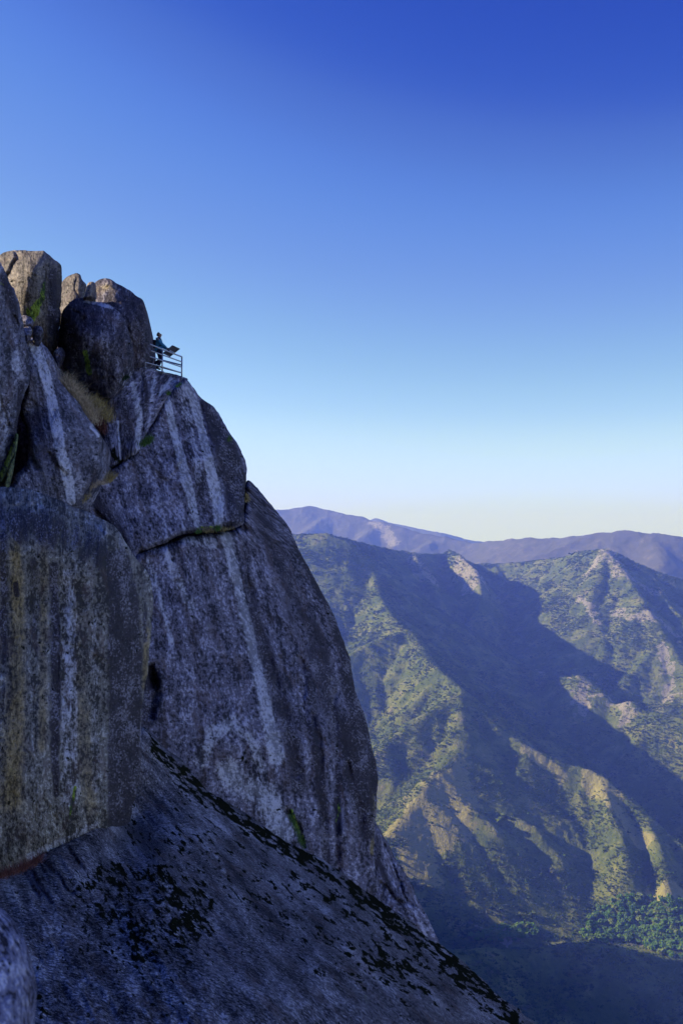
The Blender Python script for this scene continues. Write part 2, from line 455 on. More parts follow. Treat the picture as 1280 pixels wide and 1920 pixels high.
t = NT('mountain_ground')
pos = t.geo()
big = t.noise(pos, 1/420, 4, .55)
mid = t.noise(pos, 1/95, 5, .6)
fine = t.noise(pos, 1/16, 5, .68)
tiny = t.noise(pos, 1/5.5, 3, .6)
scrub = t.mix(fine, (.055,.092,.026), (.145,.175,.055))
farf = t.new('ShaderNodeSeparateXYZ'); t.put(farf.inputs[0], pos)
scrub = t.mix(t.rng(farf.outputs[1], 8200.0, 9800.0), scrub, t.mix(mid, (.045,.06,.04), (.17,.155,.11)))
scrub = t.mix(t.math('MULTIPLY', t.rng(farf.outputs[1], 9800.0, 8200.0), t.rng(mid, .42, .62)), scrub, t.mix(fine, (.12,.15,.045), (.25,.265,.09)))
soil = t.mix(tiny, (.19,.17,.10), (.36,.31,.19))
grass = t.mix(fine, (.23,.22,.08), (.40,.37,.16))
c = t.mix(t.rng(t.math('ADD', t.math('MULTIPLY', mid, .6), t.math('MULTIPLY', fine, .5)), .62, .74), scrub, soil)
nrm = t.new('ShaderNodeSeparateXYZ'); t.put(nrm.inputs[0], t.geo('Normal'))
mead = t.rng(t.math('ADD', t.attr('meadow', 'Fac'), t.math('MULTIPLY', t.math('SUBTRACT', fine, .5), 1.1)), .35, .6)
c = t.mix(mead, c, grass)
rockn = t.noise(t.mapv(pos, (1/28, 1/28, 1/70)), 1.0, 6, .7)
rock = t.mix(t.noise(pos, 1/9, 4, .7), (.15,.14,.115), (.46,.43,.36))
steep = t.rng(nrm.outputs[2], .80, .62)
crag = t.math('MAXIMUM', t.attr('crag', 'Fac'), t.math('MULTIPLY', steep, .55))
c = t.mix(t.rng(t.math('ADD', t.math('MULTIPLY', crag, .55), rockn), .93, 1.02), c, rock)
h = t.math('ADD', t.math('MULTIPLY', fine, 9.0), t.math('MULTIPLY', tiny, 3.5))
mt_ground = t.done(c, .95, t.bump(h, 1.0, 1.0), .05)
terrain = link('mountain_terrain', me, mt_ground)
tag(terrain, kind='structure')
# ------------------------------------------------------------------ vegetation on the slopes
def leaf_mat(name, cols, rough=.8):
    t = NT(name)
    oi = t.new('ShaderNodeObjectInfo').outputs['Random']
    r = t.ramp(oi, [(i / (len(cols) - 1), c) for i, c in enumerate(cols)])
    n = t.noise(t.geo(), .55, 3, .7)
    c = t.mix(t.math('MULTIPLY', n, .7), r, tuple(x * .45 for x in cols[0]))
    return t.done(c, rough, t.bump(n, .8, .6), .1)
m_leaf = leaf_mat('chaparral_foliage', [(.035,.075,.022), (.065,.12,.035), (.12,.165,.05), (.045,.09,.03), (.19,.19,.10)])
m_grove = leaf_mat('oak_foliage', [(.08,.19,.035), (.13,.27,.045), (.20,.32,.06), (.09,.20,.05), (.32,.38,.09)])
m_bark = simple('bark', (.11,.08,.06), .95, scale=2.0)

def ico(sub=1):
    import bmesh
    bm = bmesh.new(); bmesh.ops.create_icosphere(bm, subdivisions=sub, radius=1)
    v = np.array([q.co[:] for q in bm.verts]); f = np.array([[q.index for q in p.verts] for p in bm.faces]); bm.free()
    return v, f
ICO1 = ico(1); ICO2 = ico(2)

def crown_mesh(name, rs, n, spread, flat, base=0.0, sub=1, leaf=0.32):
    """a crown of many small leaf clumps round a lobed volume"""
    V = []; Fc = []; o = 0
    lobes = [(rs.normal(0, spread * .45, 3) * (1, 1, .5), rs.uniform(.38, .62)) for _ in range(6)]
    for k in range(n):
        c, r = lobes[k % len(lobes)]
        d = rs.normal(0, 1, 3); d /= np.linalg.norm(d); d[2] = abs(d[2]) * .9 - .25
        p = c + d * r
        s = leaf * rs.uniform(.6, 1.25)
        v = ICO1[0] * s * (1 + .35 * rs.normal(0, 1, (len(ICO1[0]), 1))) * (1, 1, rs.uniform(.55, .9))
        V.append((v + p) * (1, 1, flat) + (0, 0, base)); Fc.append(ICO1[1] + o); o += len(v)
    return mesh_np(name, np.concatenate(V), np.concatenate(Fc), smooth=False)

rs = np.random.default_rng(5)
def scatter_stuff(name, n_try, rmin, rmax, amin, amax, dens, size, meshes, mat, label, cat, seed):
    rs = np.random.default_rng(seed)
    a = np.radians(rs.uniform(amin, amax, n_try)); r = np.sqrt(rs.uniform(rmin**2, rmax**2, n_try))
    x = r * np.sin(a); y = r * np.cos(a)
    keep = rs.uniform(0, 1, n_try) < dens(x, y)
    x, y = x[keep], y[keep]; z = HT(x, y)
    s = size(rs, x, y)
    me = bpy.data.meshes.new(name + '_points')
    me.vertices.add(len(x)); me.vertices.foreach_set('co', np.stack([x, y, z - s * .12], -1).astype(np.float32).ravel())
    set_attr(me, 'size', 'FLOAT_VECTOR', np.stack([s, s, s * rs.uniform(.7, 1.3, len(s))], -1))
    set_attr(me, 'turn', 'FLOAT_VECTOR', np.stack([rs.normal(0,.08,len(s)), rs.normal(0,.08,len(s)), rs.uniform(0, 6.28, len(s))], -1))
    o = link(name, me)
    tag(o, label, cat, kind='stuff')
    ng = bpy.data.node_groups.new(name, 'GeometryNodeTree')
    ng.interface.new_socket('Geometry', in_out='INPUT', socket_type='NodeSocketGeometry')
    ng.interface.new_socket('Geometry', in_out='OUTPUT', socket_type='NodeSocketGeometry')
    N = ng.nodes; L = ng.links
    gi = N.new('NodeGroupInput'); go = N.new('NodeGroupOutput'); ip = N.new('GeometryNodeInstanceOnPoints')
    j = N.new('GeometryNodeJoinGeometry')
    # leaf clump meshes as helper sources kept out of the scene
    for k, m_ in enumerate(meshes):
        so_ = bpy.data.objects.new(name + '_source', m_)
        oi = N.new('GeometryNodeObjectInfo'); oi.inputs['Object'].default_value = so_; oi.inputs['As Instance'].default_value = True
        L.new(oi.outputs['Geometry'], j.inputs[0])
    L.new(gi.outputs[0], ip.inputs['Points']); L.new(j.outputs[0], ip.inputs['Instance'])
    ip.inputs['Pick Instance'].default_value = True
    def na(nm):
        q = N.new('GeometryNodeInputNamedAttribute'); q.data_type = 'FLOAT_VECTOR'; q.inputs['Name'].default_value = nm; return q.outputs[0]
    L.new(na('size'), ip.inputs['Scale'])
    L.new(na('turn'), ip.inputs['Rotation'])
    L.new(ip.outputs[0], go.inputs[0])
    md = o.modifiers.new('scatter', 'NODES'); md.node_group = ng
    for m_ in meshes:
        if not m_.materials: m_.materials.append(mat)
    print(name, len(x))
    return o

shrubs = [crown_mesh('shrub_crown_%d' % k, rs, 12, .9, .8) for k in range(3)]
def dens_scrub(x, y):
    m = fbm(x / 130, y / 130, 0, 4, 71) + .5 * fbm(x / 30, y / 30, 0, 2, 72)
    d = .12 + .85 * sstep(-.25, .3, m)
    d *= 1 - .93 * zones(x, y, GRASS); d *= 1 - .75 * zones(x, y, ROCK, 60)
    return d
def size_scrub(rs, x, y): return rs.lognormal(math.log(5.0), .42, len(x)) * (1 + .35 * sstep(4000, 7500, y))
scatter_stuff('chaparral_shrubs', 260000, 2250, 8300, -3.5, 20.3, dens_scrub, size_scrub, shrubs, m_leaf,
              'dark green chaparral scrub covering the mountain slopes', 'shrubs', 3)
# ------------------------------------------------------------------ granite
def inside(px, py, poly):
    c = np.zeros(len(px), bool); n = len(poly); j = n - 1
    for i in range(n):
        xi, yi = poly[i]; xj, yj = poly[j]
        if yi != yj:
            c ^= ((yi > py) != (yj > py)) & (px < (xj - xi) * (py - yi) / (yj - yi) + xi)
        j = i
    return c

def pdist(px, py, pts, closed=False, width=False):
    """distance to a polyline; with width, pts are (u, v, w) and the result is distance / width"""
    d = np.full(len(px), 1e9); n = len(pts)
    for i in range(n if closed else n - 1):
        a = pts[i]; b = pts[(i + 1) % n]
        ex, ey = b[0] - a[0], b[1] - a[1]; l2 = max(ex * ex + ey * ey, 1e-9)
        t = np.clip(((px - a[0]) * ex + (py - a[1]) * ey) / l2, 0, 1)
        q = np.hypot(px - a[0] - t * ex, py - a[1] - t * ey)
        if width: q = q / (a[2] + (b[2] - a[2]) * t)
        d = np.minimum(d, q)
    return d

def tps(ctrl):
    c = np.array(ctrl, float); P = c[:, :2] / 500.0; y = np.log(c[:, 2]); n = len(c)
    r = np.linalg.norm(P[:, None] - P[None], axis=2)
    K = np.where(r > 0, r * r * np.log(r + 1e-12), 0) + np.eye(n) * 1e-3
    A = np.zeros((n + 3, n + 3)); A[:n, :n] = K; A[:n, n] = 1; A[:n, n+1:] = P; A[n, :n] = 1; A[n+1:, :n] = P.T
    wv = np.linalg.solve(A, np.r_[y, 0, 0, 0])
    def f(u, v):
        q = np.stack([u, v], -1) / 500.0; out = np.full(len(q), wv[n]) + q @ wv[n+1:]
        for i in range(n):
            rr_ = np.linalg.norm(q - P[i], axis=1); out += wv[i] * np.where(rr_ > 0, rr_ * rr_ * np.log(rr_ + 1e-12), 0)
        return np.exp(out)
    return f

def flakes(S, V, cell, seed):
    """exfoliation plates: a tilted plane per irregular cell, with small steps between neighbours"""
    x = (S + cell * .35 * fbm(S / cell * 1.3, V / cell, seed, 4, seed)) / cell; y = (V + cell * .35 * fbm(S / cell * 1.3, V / cell, seed + 5, 4, seed + 1)) / (cell * 1.9)
    cx, cy = np.floor(x), np.floor(y); best = np.full(len(x), 9.0); out = np.zeros(len(x))
    for i in (-1, 0, 1):
        for j in (-1, 0, 1):
            a, b = cx + i, cy + j; ia, ib = a.astype(np.int64) & 0xffffffff, b.astype(np.int64) & 0xffffffff; z0 = ia * 0
            hx = _hash(ia, ib, z0, seed) * .4 + .5; hy = _hash(ia, ib, z0 + 1, seed) * .4 + .5
            dx, dy = x - a - hx, y - b - hy; d = dx * dx + dy * dy; k = d < best
            val = _hash(ia, ib, z0 + 2, seed) + 1.6 * (_hash(ia, ib, z0 + 3, seed) * dx + _hash(ia, ib, z0 + 4, seed) * dy)
            out = np.where(k, val, out); best = np.where(k, d, best)
    return out

STAINS = ('white', 'varnish', 'lichen', 'moss', 'ochre')
def relief(name, outline, ctrl, mat, step=3.0, rw=18, rd=2.0, cracks=(), stains=None, guides=None, thick=12, push=(-.35, 1, -.15),
           amp=1.0, seed=1, wob=1.0, parent=None, bumps=(), rough=1.0, arris=None):
    """a rock whose outline, distance and relief are given from the standpoint; closed, with real thickness"""
    ol = np.array(outline, float)
    # densify with natural unevenness
    pts = []
    for i in range(len(ol)):
        a, b = ol[i], ol[(i + 1) % len(ol)]
        L = np.linalg.norm(b - a); n = max(1, int(L / (step * 1.3)))
        for k in range(n): pts.append(a + (b - a) * k / n)
    pts = np.array(pts)
    ns = fbm(pts[:, 0] / 14, pts[:, 1] / 14, seed, 4, seed) * 2.2 * wob
    nt = fbm(pts[:, 0] / 14, pts[:, 1] / 14, seed + 9.5, 4, seed + 3) * 2.2 * wob
    sm = np.roll(pts, 1, 0) * .25 + pts * .5 + np.roll(pts, -1, 0) * .25
    pts = sm + np.stack([ns, nt], -1) + np.stack([fbm(pts[:, 0] / 50, pts[:, 1] / 50, 3.1, 2, seed + 5), fbm(pts[:, 0] / 50, pts[:, 1] / 50, 8.1, 2, seed + 6)], -1) * 3.2 * wob
    u0, v0 = pts.min(0); u1, v1 = pts.max(0)
    gu, gv = np.meshgrid(np.arange(u0, u1, step), np.arange(v0, v1, step * .866))
    gu = gu + (np.arange(gu.shape[0]) % 2)[:, None] * step * .5
    gu = gu.ravel(); gv = gv.ravel()
    jr = np.random.default_rng(seed); gu = gu + jr.uniform(-.2, .2, len(gu)) * step; gv = gv + jr.uniform(-.2, .2, len(gv)) * step
    k = inside(gu, gv, pts); gu, gv = gu[k], gv[k]
    d = pdist(gu, gv, pts, True); k = d > step * .55; gu, gv, d = gu[k], gv[k], d[k]
    nb = len(pts)
    U = np.r_[pts[:, 0], gu]; V = np.r_[pts[:, 1], gv]; D = np.r_[np.zeros(nb), d]
    res = delaunay_2d_cdt([Vector((float(a), float(b))) for a, b in zip(U, V)], [(i, (i + 1) % nb) for i in range(nb)], [], 1, 1e-5)
    vo, faces, orig = res[0], res[2], res[3]
    own = np.array([o[0] if o else -1 for o in orig])
    UV = np.array([q[:] for q in vo]); m = own >= 0
    Dn = np.zeros(len(UV)); Dn[m] = D[own[m]]
    if (~m).any(): Dn[~m] = pdist(UV[~m, 0], UV[~m, 1], pts, True)
    U, V, D = UV[:, 0], UV[:, 1], Dn
    dep = tps(ctrl)(U, V)
    km = dep / F                                     # metres per photo pixel
    kmean = float(np.median(km))
    tt = np.clip(D / rw, 0, 1)
    dep = dep + rd * (1 - np.sqrt(np.clip(1 - (1 - tt) ** 2, 0, 1)))
    if guides:
        gl, gr = [np.array(g, float) for g in guides]
        ul = np.interp(V, gl[:, 1], gl[:, 0]); ur = np.interp(V, gr[:, 1], gr[:, 0])
        W = float(np.mean(gr[:, 0]) - np.mean(gl[:, 0]))
        S = (U - ul) / np.maximum(ur - ul, 5) * W
    else: S = U.copy()
    fs, ft = S * kmean, V * kmean
    edge = .25 + .75 * sstep(0, rw * .5, D)
    dep += edge * amp * km * (-11 * (fbm(S / 75, V / 150, seed + 3.3, 3, seed + 21, ridged=True) - .3) - 4 * fbm(S / 20, V / 48, seed, 2, seed + 22, ridged=True) + 13 * fbm(S / 110, V / 260, seed, 3, seed + 1) + 5 * fbm(S / 26, V / 90, seed, 3, seed + 2)
                              + 1.9 * rough * fbm(S / 8, V / 20, seed, 3, seed + 4) + 1.0 * rough * fbm(S / 4, V / 5, seed, 2, seed + 6))
    dep += edge * amp * km * rough * (3.0 * flakes(S, V, 80, seed) + 1.5 * flakes(S, V, 30, seed + 7))
    for c in cracks:                                 # (points (u, v, w), depth m)
        q = pdist(U + 9 * fbm(U / 30, V / 40, 1.0, 4, 77), V + 5 * fbm(U / 14, V / 14, 5.0, 3, 78), c[0], width=True)
        dep += c[1] * np.exp(-q * q) * np.clip(.85 + .7 * fbm(U / 40, V / 60, 2.0, 3, seed + 40), .2, 1.3)
    if arris:                                        # a sharp corner: beyond it the rock turns away
        ua = np.interp(V, [p[1] for p in arris[0]], [p[0] for p in arris[0]]) + 2.5 * fbm(V / 30, V * 0, 2.0, 3, 5)
        dep += arris[1] * np.maximum(0, U - ua)
    for b in bumps:                                  # (u, v, ru, rv, height m)
        dep -= b[4] * np.exp(-((U - b[0]) / b[2]) ** 2 - ((V - b[1]) / b[3]) ** 2)
    P = ray(U, V) * dep[:, None]
    nfront = len(P)
    # boundary loop in order
    bidx = np.full(nb, -1)
    for i, o in enumerate(own):
        if 0 <= o < nb: bidx[o] = i
    bidx = bidx[bidx >= 0]
    loop = P[bidx]; cen = loop.mean(0)
    pd = np.array(push, float); pd /= np.linalg.norm(pd)
    rings = []; allv = [P]; off = nfront
    for kk, (tf, sh) in enumerate([(.12, .985), (.35, .93), (.7, .84), (1.0, .6)]):
        rg = cen + (loop - cen) * sh + pd * thick * tf
        allv.append(rg); rings.append(np.arange(off, off + len(loop))); off += len(loop)
    allv.append((cen + pd * thick * 1.05)[None]); apex = off
    fc = [tuple(f) for f in faces]
    prev = bidx
    n = len(bidx)
    for rg in rings:
        for i in range(n):
            j = (i + 1) % n; fc.append((int(prev[i]), int(prev[j]), int(rg[j]), int(rg[i])))
        prev = rg
    for i in range(n): fc.append((int(prev[i]), int(prev[(i + 1) % n]), apex))
    allv = np.concatenate(allv)
    me = mesh_np(name, allv, fc)
    pad = len(allv) - nfront
    bu = np.r_[fs, np.tile(fs[bidx], 4), fs.mean()]; bt = np.r_[ft, np.tile(ft[bidx], 4), ft.mean()]
    dz = np.r_[np.zeros(nfront), np.repeat([.12, .35, .7, 1.0], n) * thick, thick]
    set_attr(me, 'flow', 'FLOAT_VECTOR', np.stack([bu, bt, dz], -1))
    for sname in STAINS:
        val = np.zeros(nfront)
        for st in (stains or {}).get(sname, []):
            q = pdist(U, V, st[0], width=True); val = np.maximum(val, st[1] * (1 - sstep(.1, 1.5, q)))
        set_attr(me, sname, 'FLOAT', np.r_[val, np.tile(val[bidx], 4), 0])
    import bmesh
    bm = bmesh.new(); bm.from_mesh(me); bmesh.ops.recalc_face_normals(bm, faces=bm.faces); bm.to_mesh(me); bm.free()
    o = link(name, me, mat, parent)
    return o

def rock_mat(name, k, base=((.038,.035,.046), (.19,.175,.215), (.54,.51,.60)), var=.5, whitec=(.72,.70,.74), moss_amt=1.0, iso=False, grain=1.0, stretch=.14, ochre=(.30,.23,.08)):  # default base leans blue-violet: the blue of the shade put into the albedo
    """k: metres per photo pixel where the rock stands, so that grain has its real size"""
    t = NT(name)
    fv = t.attr('flow')
    wv = t.new('ShaderNodeVectorMath', operation='SCALE'); t.put(wv.inputs[0], t.noise(fv, 1 / (30 * k), 2, .5, out='Color')); wv.inputs['Scale'].default_value = 9 * k
    av = t.new('ShaderNodeVectorMath', operation='ADD'); t.put(av.inputs[0], fv); t.put(av.inputs[1], wv.outputs[0]); fw = av.outputs[0]
    n1 = t.noise(t.mapv(fw, (1, stretch, .5)), 1 / (22 * k), 5, .62)
    nb = t.noise(t.mapv(fw, (1, stretch * .5, .5)), 1 / (55 * k), 3, .5)
    n2 = t.noise(t.geo() if iso else t.mapv(fw, (1, .36, .5)), 1 / (10 * k), 5, .66)
    n3 = t.noise(t.geo() if iso else t.mapv(fv, (1, .60, .6)), 1 / (4.4 * grain * k), 3, .74)
    n4 = t.noise(t.geo(), 1 / (60 * k), 4, .6)
    n5 = t.noise(t.mapv(fw, (1, .5, .6)), 1 / (24 * k), 4, .6)
    sp = t.math('ADD', t.math('MULTIPLY', n2, .36), t.math('MULTIPLY', n3, .64))
    sp = t.math('ADD', sp, t.math('ADD', t.math('MULTIPLY', t.math('SUBTRACT', n1, .5), .42), t.math('MULTIPLY', t.math('SUBTRACT', n5, .5), .30)))
    c = t.mix(t.rng(sp, .42, .50), base[0], base[1])
    c = t.mix(t.rng(sp, .53, .62), c, base[2])
    def dev(n, g): return t.math('MULTIPLY', t.math('SUBTRACT', n, .5), g)
    wob = t.math('ADD', t.math('ADD', dev(n1, 1.3), dev(n2, 1.5)), t.math('ADD', dev(n3, 1.0), dev(nb, 1.0)))
    def mask(a, lo, hi, gain=1.0, w=.6): return t.rng(t.math('ADD', t.math('MULTIPLY', t.attr(a, 'Fac'), gain), t.math('MULTIPLY', wob, w)), lo, hi)
    c = t.mix(t.math('MULTIPLY', t.rng(n4, .48, .70), .40), c, t.mix(n2, (.09,.055,.05), (.28,.20,.17)))
    c = t.mix(t.math('MULTIPLY', mask('ochre', .30, .85, .9), .8), c, t.mix(t.rng(sp, .42, .60), tuple(q * .35 for q in ochre), tuple(min(q * 1.3, 1) for q in ochre)))
    c = t.mix(t.math('MULTIPLY', mask('white', .34, .66, 1.05, .42), .9), c, t.mix(t.rng(sp, .42, .56), tuple(q * .45 for q in whitec), whitec))
    # dark water varnish, with pale lichen flecks left standing in it
    vf = t.rng(t.math('ADD', t.math('MULTIPLY', t.attr('varnish', 'Fac'), .75), t.math('MULTIPLY', wob, var)), .24, .46)
    n6 = t.noise(t.geo() if iso else t.mapv(fv, (1, .7, .6)), 1 / (2.6 * k), 2, .7)
    fleck = t.rng(t.math('ADD', t.math('ADD', t.math('MULTIPLY', n6, .7), t.math('MULTIPLY', n3, .3)), t.math('MULTIPLY', t.math('SUBTRACT', n5, .5), .7)), .50, .66)
    dark = t.mix(fleck, t.mix(n2, (.016,.014,.017), (.06,.048,.06)), (.26,.24,.27))
    c = t.mix(t.math('MULTIPLY', vf, .92), c, dark)
    c = t.mix(mask('lichen', .45, .75, .95, .9), c, t.mix(t.rng(sp, .42, .6), (.04,.08,.015), (.34,.46,.06)))
    blob = t.noise(t.mapv(fw, (1, .8, .6)), 1 / (6.0 * k), 3, .62)
    bl = t.math('ADD', t.math('MULTIPLY', blob, .72), t.math('MULTIPLY', n5, .28))
    mf = t.rng(t.math('ADD', t.math('MULTIPLY', t.attr('moss', 'Fac'), .24), t.math('MULTIPLY', bl, moss_amt)), .625, .66)
    c = t.mix(mf, c, t.mix(n3, (.004,.005,.003), (.035,.038,.018)))
    h = t.math('ADD', t.math('MULTIPLY', n3, 1.6), t.math('MULTIPLY', n2, 2.4))
    h = t.math('ADD', h, t.math('MULTIPLY', n1, 2.6))
    h = t.math('ADD', h, t.math('MULTIPLY', mf, 1.0))
    return t.done(c, .9, t.bump(h, 1.0, k * 4.0), t.math('MULTIPLY', t.math('SUBTRACT', 1.0, mf), .13))

k45 = 45 / F
m_cliff = rock_mat('granite_cliff', k45, var=.72)
m_upper = rock_mat('granite_upper', k45, var=.6)
m_dark = rock_mat('granite_dark', 40 / F, base=((.032,.028,.036), (.10,.088,.105), (.36,.33,.37)), var=.6)
m_boulder = rock_mat('granite_boulder', 36 / F, base=((.08,.07,.06), (.22,.19,.16), (.42,.36,.28)), var=.45)
m_left = rock_mat('granite_left', 28 / F, base=((.048,.046,.055), (.18,.17,.195), (.46,.44,.49)), var=.55)
m_butt = rock_mat('granite_buttress', 17 / F, base=((.055,.05,.045), (.24,.22,.18), (.60,.57,.50)), var=.8, stretch=.09, ochre=(.33,.24,.09))
m_slab = rock_mat('granite_slab', 18 / F, base=((.028,.026,.034), (.195,.185,.20), (.66,.63,.64)), var=.6, stretch=.5, iso=True, grain=1.0)
m_far = rock_mat('granite_far', 90 / F)
m_near = rock_mat('granite_near', 6.5 / F, base=((.03,.03,.05), (.30,.30,.42), (.80,.80,.95)), var=.25, stretch=1.0, iso=True, grain=1.3)

# --- main lower wall
relief('lower_cliff', [(256,1037),(275,1030),(297,1026),(350,1003),(400,1000),(435,996),(452,985),(456,960),(457,935),(458,915),(464,900),(472,904),(480,912),(497,933),(520,960),(535,981),(550,1004),(560,1028),(569,1047),
    (590,1085),(608,1120),(627,1154),(640,1195),(652,1231),(660,1265),(666,1294),(676,1325),(686,1357),(694,1382),(700,1406),(704,1425),(705,1444),(707,1480),(706,1517),(704,1545),(702,1570),(698,1594),(703,1640),(710,1690),(716,1730),(720,1850),
    (560,1800),(380,1640),(230,1480),(225,1300),(228,1150),(235,1060)],
    [(260,1060,34),(256,1300,29),(260,1480,27),(400,1010,43),(400,1250,38),(400,1500,35),(457,930,50),(500,960,54),(520,1250,47),(520,1560,41),(600,1130,60),(610,1400,50),(600,1640,46),(650,1260,62),(690,1400,63),(700,1560,60),(700,1720,56)],
    m_cliff, step=2.6, rw=16, rd=2.2, seed=3, thick=38, push=(-.25, 1, -.1), amp=1.1,
    guides=([(250,900),(250,1100),(262,1400),(250,1800)], [(420,900),(470,950),(560,1035),(640,1200),(700,1410),(715,1560),(730,1800)]),
    cracks=[([(300,1010,8),(380,1000,8),(456,990,7)], 1.0), ([(455,985,4),(459,1050,3),(470,1130,2)], .5),
            ([(590,1340,5),(603,1450,8),(607,1560,9),(612,1640,9)], .8), ([(628,1300,5),(632,1420,8),(634,1540,8),(630,1640,8)], .75),
            ([(655,1430,4),(668,1510,7),(690,1590,7),(700,1650,5)], 1.2), ([(560,1230,5),(575,1330,7),(583,1420,7),(585,1520,7)], .6),
            ([(470,1100,6),(500,1210,8),(535,1330,8),(560,1450,8)], .6), ([(280,1255,8),(286,1300,12),(283,1345,8)], 1.2),
            ([(540,1520,5),(560,1560,6),(572,1590,4)], .8)],
    bumps=[(440,1390,70,60,.8), (660,1480,14,120,.7), (340,1160,60,90,.6), (645,1560,14,60,.8)],
    stains={'white': [([(425,1003,14),(437,1060,16),(452,1120,14),(475,1220,16),(500,1330,18),(520,1420,22)], .75),
                      ([(310,1030,14),(330,1080,16),(360,1140,14)], .55), ([(280,1050,12),(300,1120,14),(322,1200,12)], .5),
                      ([(375,1430,22),(398,1375,24),(440,1350,22),(472,1395,18),(490,1440,22)], .52), ([(430,1450,38),(490,1490,46),(530,1560,40)], .62),
                      ([(345,1345,16),(365,1310,10)], .35), ([(350,1010,16),(400,1020,18)], .5)],
            'varnish': [([(460,1020,10),(470,1120,16),(490,1200,20),(520,1300,22),(548,1400,20),(560,1480,16)], .62), ([(490,960,22),(530,1080,34),(580,1200,36),(620,1330,30),(650,1430,30)], .48),
                        ([(560,1040,10),(612,1130,12),(645,1220,14),(668,1310,14),(696,1400,12),(700,1480,10)], .75), ([(655,1360,26),(668,1450,26),(690,1560,16)], 1.0), ([(575,1250,12),(596,1380,14),(604,1500,14)], .7), ([(645,1260,16),(664,1340,16)], .7),
                        ([(590,1400,8),(606,1520,10),(612,1640,10)], .8), ([(632,1400,7),(634,1560,8)], .7), ([(266,1360,10),(300,1440,12)], .4), ([(262,1260,20),(284,1300,20),(280,1350,16)], .8)],
            'lichen': [([(285,1032,10),(262,1045,8)], .4), ([(546,1520,6),(556,1550,8),(570,1580,6)], .85), ([(632,1495,3),(636,1520,4),(630,1540,3)], .7), ([(375,992,6),(400,990,6),(430,990,6)], .5), ([(465,930,5),(462,938,4)], .5)],
            'ochre': [([(697,1480,6),(700,1560,6),(697,1600,5)], .9), ([(262,1060,10),(275,1050,10)], .5)]})
# --- main upper wall
relief('upper_cliff', [(322,732),(337,720),(345,709),(353,714),(364,728),(370,739),(380,750),(400,762),(412,778),(419,794),(437,819),(450,841),(461,862),(464,881),(464,900),(459,919),(461,937),(459,960),(457,981),(440,990),(425,986),(412,990),(392,992),(370,996),(345,1002),
    (320,1010),(305,1018),(285,1026),(262,1036),(256,1050),(252,1065),(205,1060),(150,1010),(135,960),(145,950),(156,945),(175,905),(205,882),(231,866),(256,848),(266,820),(285,793),(300,762)],
    [(345,712,47),(380,760,49),(420,810,51),(460,880,53),(300,780,43),(270,850,40),(200,900,36),(160,960,34),(250,1000,35),(320,980,39),(400,960,43),(450,970,46),(400,850,46),(330,880,42),(250,1050,34)],
    m_upper, step=2.6, rw=11, rd=1.1, seed=8, thick=34, push=(-.35, 1, -.05), amp=1.0,
    guides=([(150,700),(178,850),(205,960),(240,1060)], [(350,700),(392,800),(430,900),(452,1000),(460,1060)]),
    cracks=[([(374,742,3),(384,790,4),(400,845,4),(418,900,4),(430,950,4),(432,990,4)], .45), ([(178,960,5),(215,1000,6),(240,1030,5)], .6), ([(150,955,8),(170,985,8)], .8)],
    bumps=[(350,900,50,70,.7), (425,960,16,22,.5)],
    stains={'white': [([(312,745,7),(322,790,9),(337,850,11),(352,910,12),(366,965,9),(370,985,6)], .95), ([(352,718,8),(368,770,10),(382,820,10),(395,880,12),(408,940,14),(410,985,10)], .95),
                      ([(340,720,18),(350,790,20),(375,900,20)], .45), ([(300,990,18),(370,985,16)], .3)],
            'varnish': [([(384,756,10),(405,800,20),(428,850,26),(445,900,26),(445,960,20)], .85), ([(178,940,26),(205,975,24),(235,1030,22)], .6), ([(262,850,8),(300,930,10)], .25), ([(430,985,8),(455,975,6)], .8)],
            'lichen': [([(268,828,7),(280,822,6)], .9), ([(429,815,5),(433,828,5)], .5), ([(370,990,5),(405,988,6),(415,985,5)], .6)],
            'ochre': [([(298,768,5),(306,757,4)], .7)]})
# --- block under the viewing platform
relief('platform_rock', [(196,770),(203,746),(215,730),(231,706),(245,693),(256,688),(266,687),(275,689),(290,692),(306,698),(325,703),(341,707),(352,712),(349,720),(337,726),(318,742),(302,765),(287,795),(270,822),(263,846),(231,866),(221,872),(205,880),(192,850),(190,800)],
    [(205,760,40),(260,690,44),(300,697,47),(345,709,51),(320,735,45),(285,790,42),(262,840,39.5),(225,865,38),(240,780,40),(200,860,38)],
    m_upper, step=2.2, rw=8, rd=.7, seed=12, thick=22, push=(-.2, 1, -.1), amp=.8,
    guides=([(230,680),(215,760),(228,860)], [(345,700),(300,770),(262,860)]),
    cracks=[([(262,700,2),(268,760,2.5),(262,840,2.5)], .35), ([(225,800,2),(228,870,3)], .4)],
    stains={'white': [([(250,720,8),(262,780,10),(258,840,8)], .6), ([(290,705,8),(285,750,8)], .5), ([(320,712,9),(300,740,7)], .6), ([(222,790,3),(226,865,3)], .8)],
            'varnish': [([(268,695,5),(276,740,6),(272,790,6)], .6), ([(222,715,10),(232,760,16),(240,820,14)], .55), ([(300,700,4),(296,740,4)], .5)],
            'lichen': [([(236,706,4),(232,714,5)], .8), ([(314,739,3),(318,736,3)], .9), ([(333,724,3),(340,720,3)], .6)], 'moss': [([(212,850,10),(225,866,6)], .9)]})
